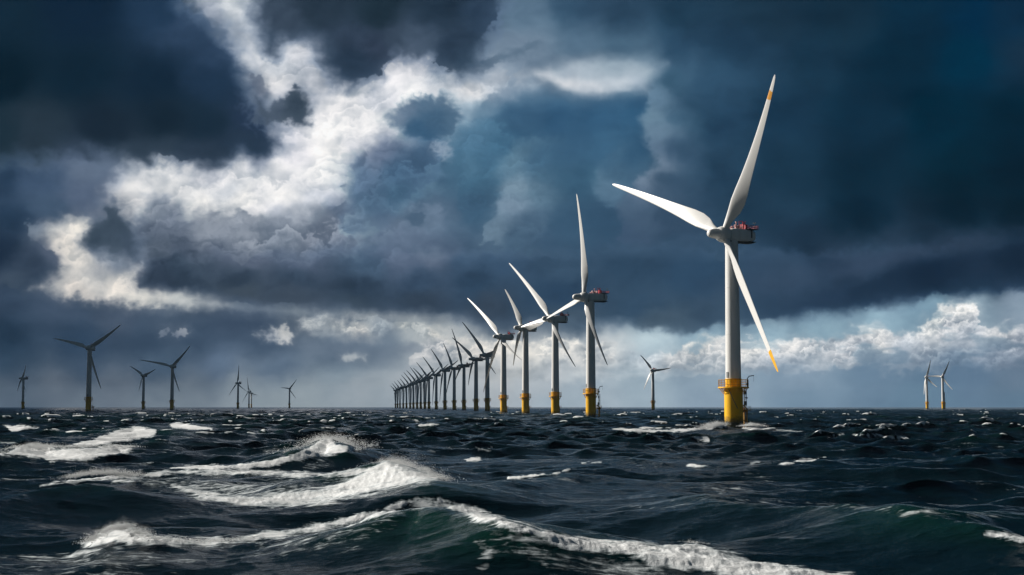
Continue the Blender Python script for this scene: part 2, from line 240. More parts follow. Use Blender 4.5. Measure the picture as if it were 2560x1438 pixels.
PUFF_BIG = [(380,1180,180,560,34,90,90),(0,420,520,760,26,70,46),(340,1150,520,720,40,100,70),(1000,1350,260,640,40,110,34),(500,900,0,200,30,70,26)]
PUFF_LOW = [(1060,2580,765,900,11,38,230),(2250,2480,745,850,14,40,26),(720,1300,790,850,10,30,50),(1600,2560,880,925,10,30,60)]
def paint_sky(u, v):
    """storm sky seen towards the wind farm, linear rgb"""
    w1 = fbm(u/170, v/130, 4, 11); w2 = fbm(u/170, v/130, 4, 23)
    w3 = fbm(u/34, v/30, 3, 31); w4 = fbm(u/34, v/30, 3, 37)
    wu = u + 26*w1 + 5*w3; wv = v + 16*w2 + 4*w4
    bil = billow(wu/95, wv/70, 5, 51, .55) - .55
    bil2 = billow((wu+9)/95, (wv+12)/70, 5, 51, .55) - .55
    relief = np.clip((bil - bil2)*1.6, -1, 1)
    soft = fbm(wu/240, wv/110, 5, 71, .5)
    col = spread(wu, wv, SKY_BASE)
    col = col*(1 + (.15*soft + .05*bil)[..., None]*np.array([1.2, 1, .8], np.float32))
    TB = billow_field(u + 10*w3, v + 8*w4, PUFF_BIG, 3); TL = billow_field(u + 3*w3, v + 3*w4, PUFF_LOW, 5, 26.0, 1.5)
    TB = TB*.85
    for (name, poly, s, amp, sc, op, cps, tex) in SKY_LAYERS:
        us = [p[0] for p in poly]; vs = [p[1] for p in poly]; m = 3*s + 2*amp + 20
        box = (u > min(us)-m) & (u < max(us)+m) & (v > min(vs)-m) & (v < max(vs)+m)
        if not box.any(): continue
        rr = np.where(box.any(axis=1))[0]; cc = np.where(box.any(axis=0))[0]
        sl = (slice(rr[0], rr[-1]+1), slice(cc[0], cc[-1]+1))
        U = u[sl]; V = v[sl]
        seed = int(abs(poly[0][0])*7 + abs(poly[0][1])*3) % 997
        dark = tex <= .11
        n1 = fbm(U/sc, V/(sc*.8), 5, seed, .42 if dark else .5)
        bb = billow(U/(sc*.8), V/(sc*.65), 5, seed+90, .5) - .55
        b2 = billow((U+.12*sc)/(sc*.8), (V+.14*sc)/(sc*.65), 5, seed+90, .5) - .55
        d = sdf_poly(U + .3*amp*w3[sl], V + .25*amp*w4[sl], poly)
        d1 = d + amp*(.7*n1 + .8*bb)
        n2 = fbm(U/110, V/110, 2, seed+5)
        ss = s*(1.7 if dark else 1.2)*(1 + .9*np.clip(n2*1.3, -1, 1))
        a = (.62*sstep(-ss, ss, d1) + .38*sstep(-2.6*s-6, 2.2*s+6, d + .5*(d1-d)))*op
        if name == 'low cumulus bank':
            gap = sstep(.05, .5, fbm(U/150+3, V/46, 4, 611, .5)); a = a*(1 - .6*gap)
        if name in SKY_FADE:
            x0, x1 = SKY_FADE[name]; a = a*(1 - sstep(x0, x1, U + 22*n1))
        c = spread(wu[sl] , wv[sl], cps, 26.0)
        rel = np.clip((bb - b2)*2.2, -1, 1)
        big = fbm(U/120, V/75, 4, seed+7, .5)
        t = tex*(.5*bb + .16*rel + (1.5 if tex > .15 else .9)*big)
        if name in ('low cumulus bank', 'low white puffs'): t = .8*t + .25*(TL[sl]-.1)*sstep(-6, 12, d1)
        elif tex > .11 and sc > 55: t = .6*t + SKY_HEAP.get(name, .2)*(TB[sl]-(.45 if name == 'upper white gap' else .2))
        elif tex > .11: t = t*.8
        elif name in SKY_HEAP: t = .8*t + SKY_HEAP[name]*TB[sl]
        t = np.where(t > 0, t*.7, t)
        c = c*(1 + t[..., None]*np.array([1.15, 1.0, .85], np.float32))
        if name in SKY_HALO:
            w_, o_ = SKY_HALO[name]
            ah = (sstep(-1.4*ss, 1.4*ss, d1 + w_ + 12*n2 + 10*bb)*o_)[..., None]
            col[sl] = col[sl]*(1-ah) + np.clip(c*1.15 + 52, 0, 190)*np.array([.98, 1, 1.03], np.float32)*ah
        col[sl] = col[sl]*(1-a[..., None]) + c*a[..., None]
    q = np.clip(col, 0, 252)/255.0
    g = q.mean(axis=2, keepdims=True)
    k = np.clip(1 - .17*np.clip((.27-g)/.27, 0, 1) + .02*np.clip((g-.45)/.3, 0, 1), .5, 1.1)     # deeper shadows in the cloud
    q = np.clip((g + (q-g)*.99)*k, 0, .985)
    q[..., 0] = np.clip(q[..., 0] - .014*np.clip((.4-g[..., 0])/.3, 0, 1), 0, 1)
    return lin(q*255.0)
# ------------------------------------------------------------------ sky
AZ0, AZ1, EL0, EL1 = -24.0, 24.0, -1.0, 18.0
NW, NH = 1600, 640
def build_world():
    w = bpy.data.worlds.new('World'); scene.world = w; w.use_nodes = True
    nt = w.node_tree; nt.nodes.clear(); N = nt.nodes.new; L = nt.links.new
    azg = np.radians(np.linspace(AZ0, AZ1, NW, dtype=np.float32))[None, :]
    elg = np.radians(np.linspace(EL0, EL1, NH, dtype=np.float32))[:, None]
    dx = np.sin(azg)*np.cos(elg); dy = np.cos(azg)*np.cos(elg); dz = np.sin(elg) + 0*azg
    dep = dy*CP + dz*SP; up = -dy*SP + dz*CP
    u = 1280 + F*dx/dep; v = 719 - F*up/dep
    rgb = paint_sky(u.astype(np.float32), v.astype(np.float32))
    px = np.ones((NH, NW, 4), np.float32); px[..., :3] = rgb
    img = bpy.data.images.new('storm_cloud_field', NW, NH, float_buffer=True, alpha=False)
    img.colorspace_settings.name = 'Linear Rec.709'
    img.pixels.foreach_set(px.ravel()); img.update(); img.pack()
    def M(op, a, b=None, c=None, clamp=False):
        n = N('ShaderNodeMath'); n.operation = op; n.use_clamp = clamp
        for i, s in enumerate((a, b, c)):
            if s is None: continue
            if isinstance(s, (int, float)): n.inputs[i].default_value = s
            else: L(s, n.inputs[i])
        return n.outputs[0]
    tc = N('ShaderNodeTexCoord'); sx = N('ShaderNodeSeparateXYZ'); L(tc.outputs['Generated'], sx.inputs[0])
    az = M('ARCTAN2', sx.outputs[0], sx.outputs[1]); el = M('ARCSINE', sx.outputs[2])
    uu = M('DIVIDE', M('SUBTRACT', az, R(AZ0)), R(AZ1-AZ0)); vv = M('DIVIDE', M('SUBTRACT', el, R(EL0)), R(EL1-EL0))
    cx = N('ShaderNodeCombineXYZ'); L(uu, cx.inputs[0]); L(vv, cx.inputs[1])
    im = N('ShaderNodeTexImage'); im.image = img; im.extension = 'MIRROR'; im.interpolation = 'Linear'; L(cx.outputs[0], im.inputs[0])
    # higher up and behind: Nishita sky seen through a broken dark deck
    sky = N('ShaderNodeTexSky'); sky.sky_type = 'NISHITA'; sky.sun_disc = False
    sky.sun_elevation = R(SUN_EL); sky.sun_rotation = R(SUN_AZ)
    sk = N('ShaderNodeVectorMath'); sk.operation = 'SCALE'; L(sky.outputs[0], sk.inputs[0]); sk.inputs['Scale'].default_value = .09
    no = N('ShaderNodeTexNoise'); no.inputs['Scale'].default_value = 3.2; no.inputs['Detail'].default_value = 6; no.inputs['Distortion'].default_value = .6
    L(tc.outputs['Generated'], no.inputs['Vector'])
    cr = N('ShaderNodeValToRGB'); L(no.outputs[0], cr.inputs[0])
    e = cr.color_ramp.elements; e[0].position = .35; e[0].color = (.003, .010, .018, 1); e[1].position = .74; e[1].color = (.028, .050, .072, 1)
    m1 = N('ShaderNodeMix'); m1.data_type = 'RGBA'; m1.inputs[0].default_value = .94; L(sk.outputs[0], m1.inputs[6]); L(cr.outputs[0], m1.inputs[7])
    hi = N('ShaderNodeMapRange'); hi.interpolation_type = 'SMOOTHSTEP'; L(el, hi.inputs[0]); hi.inputs[1].default_value = R(17.2); hi.inputs[2].default_value = R(24)
    m2 = N('ShaderNodeMix'); m2.data_type = 'RGBA'; L(hi.outputs[0], m2.inputs[0]); L(im.outputs[0], m2.inputs[6]); L(m1.outputs[2], m2.inputs[7])
    side = N('ShaderNodeMapRange'); side.interpolation_type = 'SMOOTHSTEP'; L(M('ABSOLUTE', az), side.inputs[0]); side.inputs[1].default_value = R(26); side.inputs[2].default_value = R(55); side.inputs[4].default_value = .9
    m4 = N('ShaderNodeMix'); m4.data_type = 'RGBA'; L(side.outputs[0], m4.inputs[0]); L(m2.outputs[2], m4.inputs[6]); L(m1.outputs[2], m4.inputs[7])
    lo = N('ShaderNodeMapRange'); L(el, lo.inputs[0]); lo.inputs[1].default_value = R(-1.0); lo.inputs[2].default_value = R(-2.0)
    m3 = N('ShaderNodeMix'); m3.data_type = 'RGBA'; L(lo.outputs[0], m3.inputs[0]); L(m4.outputs[2], m3.inputs[6]); m3.inputs[7].default_value = (.01, .02, .03, 1)
    bg = N('ShaderNodeBackground'); L(m3.outputs[2], bg.inputs[0]); bg.inputs[1].default_value = 1/1.19
    out = N('ShaderNodeOutputWorld'); L(bg.outputs[0], out.inputs[0])
build_world()

# ------------------------------------------------------------------ where the turbines stand
HUB_Z = 86.0; OVER = 4.6             # hub height, distance of the rotor in front of the tower axis
def turbine_place(hub, psi, scale):
    """a turbine whose hub is seen at pixel hub; psi: how far its rotor looks away to the left of the viewer"""
    hz = HUB_Z*scale; d = ray(*hub); t = (hz-CAMH)/d.z      # distance from the height of the hub above the deck
    hubp = Vector((d.x*t, d.y*t, hz))
    az = math.atan2(d.x, d.y) + math.pi + R(psi)
    axis = Vector((math.sin(az), math.cos(az), 0))          # where the rotor looks
    base = hubp - axis*OVER*scale; base.z = 0
    return hubp, axis, base
TURB = [
 # hub pixel, yaw, tips, label, options
 ((1809,586), 50, [(1946,188),(1540,464),(1957,929)], 'largest nearest white turbine on a bright yellow foundation, one blade tip yellow', dict(fine=True, special=True, pitch=8, scale=.94, landing=24)),
 ((1461,743), 69, [(1448,486),(1374,799),(1517,919)], 'second largest white turbine, its top blade upright, red railings on its nacelle', dict(parts='mid', thin=1.05, landing=10)),
 ((1377,797), 57, [(1277,660),(1308,820),(1438,922)], 'white turbine directly left of the second largest, long blade rising to the upper left', {}),
 ((1304,820), 57, [(1266,725),(1283,908),(1362,806)], 'white turbine on an orange base, fourth from the front of the long row', {}),
 ((1250,842), 60, [(1172,747),(1305,906)], 'white turbine fifth in the long row, pale blade pointing far to the upper left', {}),
 ((1212,888), 60, [(1158,806),(1243,872),(1239,938)], 'turbine sixth in the long row with a grey blade short to the right', {}),
 ((1184,898), 66, [(1130,842),(1170,962),(1232,894)], 'grey turbine seventh in the long row, one blade hanging down beside its tower', {}),
 ((1155,914), 58, [(1131,822),(1138,950),(1190,906)], 'grey turbine eighth in the long row, tall blade leaning left', {}),
 ((1131,921), 60, [(1110,858)], 'grey turbine ninth in the long row', {}),
 ((1108,926), 60, [(1079,873)], 'grey turbine tenth in the long row', {}),
 ((1087,938), 60, [(1058,892)], 'grey turbine eleventh in the long row', {}),
 ((1069,945), 60, [(1042,906)], 'small grey turbine twelfth in the long row', dict(parts='few')),
 ((1059,950), 60, [(1034,920)], 'small grey turbine thirteenth in the long row', dict(parts='few')),
 ((1049,953), 60, [(1026,918)], 'small grey turbine fourteenth in the long row', dict(parts='few')),
 ((1040,956), 60, [(1017,926)], 'small hazy turbine tenth from the far left end of the long row', dict(parts='few')),
 ((1031,960), 60, [(1010,931)], 'small hazy turbine ninth from the far left end of the long row', dict(parts='few')),
 ((1023,963), 60, [(1004,938)], 'small hazy turbine eighth from the far left end of the long row', dict(parts='few')),
 ((1014,967), 60, [(1000,946)], 'tiny hazy turbine seventh from the far left end of the long row', dict(parts='few')),
 ((1006,969), 60, [(994,951)], 'tiny hazy turbine sixth from the far left end of the long row', dict(parts='few')),
 ((998,972), 60, [(986,954)], 'tiny hazy turbine fifth from the far left end of the long row', dict(parts='few')),
 ((992,975), 60, [(980,958)], 'tiny pale turbine fourth from the far left end of the long row', dict(parts='few')),
 ((987,977), 60, [(976,964)], 'tiny pale turbine third from the far left end of the long row', dict(parts='few')),
 ((55,946), 72, [(67,911),(43,978)], 'dark small turbine nearest the left edge, rotor seen almost edge on', {}),
 ((221,870), 25, [(137,848),(303,811),(256,972)], 'large dark turbine at far left on a brown base, blade raised to the right', dict(landing=8)),
 ((357,939), 35, [(326,916),(349,978)], 'slim dark turbine between the two big silhouettes on the left', {}),
 ((429,916), 25, [(350,901),(476,864),(451,979)], 'mid-sized dark turbine on the left with a blade level to the left', {}),
 ((593,958), 48, [(598,912),(572,988),(618,981)], 'dark turbine with an upright blade, left of two thin distant ones', {}),
 ((621,980), 60, [(618,941)], 'thin blue-grey turbine touching the right blade of a dark turbine', {}),
 ((628,983), 30, [(645,988),(622,972),(626,996)], 'thinnest distant turbine, just right of the thin blue-grey one', dict(parts='few')),
 ((723,972), 22, [(704,970),(742,948),(741,996)], 'lone distant blue-grey turbine between the left group and the long row', {}),
 ((1630,926), 22, [(1601,888),(1678,919),(1611,975)], 'lone turbine with three clear blades, between the two largest turbines', {}),
 ((2315,943), 12, [(2326,900),(2311,987),(2343,967)], 'left turbine of the distant pair on the right', {}),
 ((2355,942), 10, [(2373,901),(2318,942),(2382,974)], 'right turbine of the distant pair on the right, blade reaching its neighbour', {}),
]
BASES = []
for hub, psi, tips, label, kw in TURB:
    b_ = turbine_place(hub, psi, kw.get('scale', 1.0))[2]
    if b_.length < 2600: BASES.append((b_.x, b_.y, 4.15*kw.get('scale', 1.0) if kw.get('fine') else 3.6))

# ------------------------------------------------------------------ materials
def new_mat(name):
    m = bpy.data.materials.new(name); m.use_nodes = True
    nt = m.node_tree; b = nt.nodes['Principled BSDF']
    return m, nt, b, nt.nodes.new, nt.links.new

def paint(name, base, dirt, rough=.42, scale=.5, amount=.5, streak=(1, 1, .12), waterline=False, metal=0):
    m, nt, b, N, L = new_mat(name)
    tc = N('ShaderNodeTexCoord'); mp = N('ShaderNodeMapping'); mp.inputs['Scale'].default_value = streak
    L(tc.outputs['Object'], mp.inputs[0])
    n1 = N('ShaderNodeTexNoise'); n1.inputs['Scale'].default_value = scale; n1.inputs['Detail'].default_value = 7; n1.inputs['Roughness'].default_value = .65
    L(mp.outputs[0], n1.inputs['Vector'])
    r1 = N('ShaderNodeMapRange'); L(n1.outputs[0], r1.inputs[0]); r1.inputs[1].default_value = .45; r1.inputs[2].default_value = .8; r1.inputs[4].default_value = amount
    mx = N('ShaderNodeMix'); mx.data_type = 'RGBA'; L(r1.outputs[0], mx.inputs[0])
    mx.inputs[6].default_value = (*base, 1); mx.inputs[7].default_value = (*dirt, 1)
    outc = mx.outputs[2]
    if waterline:
        sp = N('ShaderNodeSeparateXYZ'); L(tc.outputs['Object'], sp.inputs[0])
        n2 = N('ShaderNodeTexNoise'); n2.inputs['Scale'].default_value = .9; n2.inputs['Detail'].default_value = 6; L(tc.outputs['Object'], n2.inputs['Vector'])
        ad = N('ShaderNodeMath'); ad.operation = 'MULTIPLY_ADD'; L(n2.outputs[0], ad.inputs[0]); ad.inputs[1].default_value = -4.0; L(sp.outputs[2], ad.inputs[2])
        r2 = N('ShaderNodeMapRange'); L(ad.outputs[0], r2.inputs[0]); r2.inputs[1].default_value = 2.4; r2.inputs[2].default_value = -.6
        m2 = N('ShaderNodeMix'); m2.data_type = 'RGBA'; L(r2.outputs[0], m2.inputs[0]); L(outc, m2.inputs[6]); m2.inputs[7].default_value = (.035, .035, .016, 1)
        outc = m2.outputs[2]
    L(outc, b.inputs['Base Color'])
    if waterline: b.inputs['Specular IOR Level'].default_value = .25
    b.inputs['Roughness'].default_value = rough; b.inputs['Metallic'].default_value = metal
    return m

M_WHITE = paint('white_paint', (.84, .83, .80), (.50, .47, .41), .4, .35, .40)
M_BLADE = paint('blade_paint', (.82, .81, .78), (.68, .66, .61), .38, .3, .3, (1, 1, .06))
M_YELLOW = paint('yellow_paint', (.93, .50, .004), (.70, .32, .004), .55, .45, .45, (1, 1, .15), waterline=True)
M_YELLOW_DARK = paint('weathered_yellow_paint', (.50, .27, .02), (.12, .07, .02), .6, 1.5, .9, (1, 1, 1))
M_GREY = paint('grey_steel', (.22, .24, .25), (.10, .09, .08), .5, 2.0, .8, (1, 1, 1), metal=.3)
M_DARK = paint('dark_steel', (.05, .055, .06), (.03, .025, .02), .55, 2.0, .8, (1, 1, 1), metal=.2)
M_RED = paint('red_paint', (.45, .025, .045), (.16, .02, .03), .45, 1.5, .6, (1, 1, 1))
M_PINK = paint('faded_red_paint', (.72, .42, .40), (.55, .22, .22), .55, 1.5, .8, (1, 1, 1))
M_ORANGE = paint('orange_paint', (.80, .27, .012), (.62, .40, .12), .45, 1.2, .9, (1, 1, .3))
M_TIP = paint('yellow_tip_paint', (.88, .45, .01), (.75, .6, .3), .45, 1.2, .7, (1, 1, .3))

def blade_material(name, bands):
    """white blade with coloured bands across it; bands: (from, to, material colour) along the span in metres"""
    m, nt, b, N, L = new_mat(name)
    tc = N('ShaderNodeTexCoord'); sp = N('ShaderNodeSeparateXYZ'); L(tc.outputs['Object'], sp.inputs[0])
    n = N('ShaderNodeTexNoise'); n.inputs['Scale'].default_value = 1.1; n.inputs['Detail'].default_value = 5; L(tc.outputs['Object'], n.inputs['Vector'])
    wob = N('ShaderNodeMath'); wob.operation = 'MULTIPLY_ADD'; L(n.outputs[0], wob.inputs[0]); wob.inputs[1].default_value = 1.6; L(sp.outputs[2], wob.inputs[2])
    c = None
    for z0, z1, rgb in bands:
        a = N('ShaderNodeMath'); a.operation = 'GREATER_THAN'; L(wob.outputs[0], a.inputs[0]); a.inputs[1].default_value = z0+.8
        d = N('ShaderNodeMath'); d.operation = 'LESS_THAN'; L(wob.outputs[0], d.inputs[0]); d.inputs[1].default_value = z1+.8
        k = N('ShaderNodeMath'); k.operation = 'MULTIPLY'; L(a.outputs[0], k.inputs[0]); L(d.outputs[0], k.inputs[1])
        mx = N('ShaderNodeMix'); mx.data_type = 'RGBA'; L(k.outputs[0], mx.inputs[0])
        if c is None: mx.inputs[6].default_value = (.82, .81, .78, 1)
        else: L(c, mx.inputs[6])
        mx.inputs[7].default_value = (*rgb, 1); c = mx.outputs[2]
    L(c, b.inputs['Base Color']); b.inputs['Roughness'].default_value = .38
    return m

# ------------------------------------------------------------------ water
RNG = np.random.RandomState(7)
def sea_axes():
    az = [0.0]
    while az[-1] < 23.5: az.append(az[-1] + .04)
    while az[-1] < 40: az.append(az[-1] + .25)
    while az[-1] < 175: az.append(az[-1] + 4.0)
    az = np.array(az); az = np.concatenate([-az[:0:-1], az])
    az = az[(az > -176) & (az < 176)]
    r = [6.0]
    while r[-1] < 11800:
        x = r[-1]
        if x < 58: s = x*.03
        elif x < 300: s = .0036*x
        elif x < 1100: s = 1.08 + .003*(x-300)
        elif x < 3500: s = 3.5 + (x-1100)*.0015
        else: s = 7.1 + (x-3500)*.006
        r.append(x+s)
    return np.radians(az).astype(np.float64), np.array(r)

WAVES = []
def make_spectrum():
    main = 0.33                                 # heading of the wind sea: towards the viewer and a little right
    for i in range(64):
        lam = 3.2*(78/3.2)**((i+.5)/64)*(1+.05*RNG.randn())
        spread_a = RNG.randn()*(.35 + .35*(1-min(lam/60, 1)))
        th = main + spread_a
        k = 2*math.pi/lam
        a = .0066*lam**1.02*math.exp(-(lam/46.0)**2) + .0050*lam*math.exp(-((lam-11)/9)**2)
        WAVES.append((k*math.sin(th), -k*math.cos(th), a*(.7+.6*RNG.rand()), RNG.rand()*6.283, lam))
make_spectrum()

def catmull(P, n=8):
    P = np.array(P, dtype=np.float64); out = []
    Q = np.vstack([2*P[0]-P[1], P, 2*P[-1]-P[-2]])
    for i in range(1, len(Q)-2):
        for t in np.linspace(0, 1, n, endpoint=False):
            p0, p1, p2, p3 = Q[i-1], Q[i], Q[i+1], Q[i+2]
            out.append(.5*((2*p1)+(-p0+p2)*t+(2*p0-5*p1+4*p2-p3)*t*t+(-p0+3*p1-3*p2+p3)*t**3))
    out.append(P[-1]); return np.array(out)

# crest lines of the big seas near the viewer: (px, py, crest height), then front width, back width
CRESTS = [
 ([(60,1425,.0),(150,1385,.1),(230,1358,.6),(300,1332,1.1),(380,1346,1.0),(480,1354,.9),(620,1354,.9),(800,1316,1.8),(940,1280,2.6),(1040,1254,3.0),(1095,1252,3.15),(1160,1272,2.9),(1300,1332,2.2),(1500,1376,1.5),(1750,1404,1.1),(2000,1432,.6),(2150,1448,.2),(2300,1470,0)], 7.5, 9.0),
 ([(330,1195,.2),(400,1190,.8),(600,1189,.9),(760,1190,1.1),(880,1181,1.9),(930,1168,2.5),(970,1160,2.8),(1040,1180,2.5),(1110,1199,2.1),(1200,1206,1.5),(1300,1198,1.3),(1430,1180,1.5),(1520,1195,1.0),(1700,1202,.7),(1900,1200,.2)], 8.5, 10.0),
 ([(-80,1290,.2),(0,1248,.9),(100,1215,1.6),(200,1200,2.0),(250,1199,2.0),(330,1215,1.6),(430,1240,.9),(540,1266,.2)], 7.0, 7.0),
 ([(620,1172,.1),(680,1160,.7),(740,1140,1.8),(800,1106,2.9),(825,1099,3.1),(870,1122,2.5),(930,1140,1.4),(1010,1150,.6),(1100,1152,.2)], 8.0, 9.0),
 ([(-60,1155,.3),(0,1140,.9),(60,1120,1.7),(110,1112,1.9),(200,1120,1.7),(290,1112,1.7),(350,1125,1.1),(450,1136,.3)], 8.0, 10.0),
 ([(160,1108,.3),(260,1085,1.5),(340,1068,2.2),(395,1078,1.9),(480,1096,.9),(560,1100,.3)], 12.0, 14.0),
 ([(1600,1236,.1),(1680,1226,.7),(1730,1226,1.2),(1790,1236,1.8),(1900,1256,1.5),(2040,1264,1.5),(2150,1264,1.9),(2300,1287,2.1),(2450,1314,1.9),(2600,1344,1.5),(2750,1355,.7)], 6.5, 10.0, .12),
 ([(1480,1160,.2),(1600,1150,1.0),(1720,1148,.8),(1850,1158,.9),(1960,1150,1.3),(2070,1143,1.5),(2200,1146,.8),(2300,1150,.2)], 9.0, 10.0),
 ([(1280,1150,.2),(1440,1156,.9),(1540,1152,1.0),(1640,1160,.4)], 8.0, 9.0),
 ([(430,1070,.4),(470,1060,1.6),(540,1068,1.4),(620,1076,.5)], 12.0, 12.0),
 ([(1460,1074,.3),(1540,1074,.8),(1660,1078,1.0),(1760,1076,1.1),(1830,1080,.6),(1930,1071,1.1),(2000,1079,.6)], 9.0, 10.0),
]

def near_line(X, Y, line, reach):
    """distance to a crest line, signed (+ towards the viewer), and the height along it"""
    m = (X > line[:,0].min()-reach) & (X < line[:,0].max()+reach) & (Y > line[:,1].min()-reach) & (Y < line[:,1].max()+reach)
    idx = np.nonzero(m)
    x = X[idx]; y = Y[idx]
    best = np.full(x.shape, 1e9); sw = np.zeros(x.shape); sh = np.zeros(x.shape); ss = np.zeros(x.shape)
    for i in range(len(line)-1):
        ax, ay, az_ = line[i]; bx, by, bz = line[i+1]
        ex, ey = bx-ax, by-ay; l2 = ex*ex+ey*ey+1e-9
        t = np.clip(((x-ax)*ex+(y-ay)*ey)/l2, 0, 1)
        dx = x-ax-t*ex; dy = y-ay-t*ey; d = dx*dx+dy*dy
        best = np.minimum(best, d); w = 1.0/(d+.25)**3
        sw += w; sh += w*(az_+t*(bz-az_)); ss += w*(ex*dy-ey*dx)/np.sqrt(l2)
    hh = sh/sw; side = ss/sw; sgn = side/np.sqrt(side*side+1.0)
    return idx, np.sqrt(best), -sgn, hh

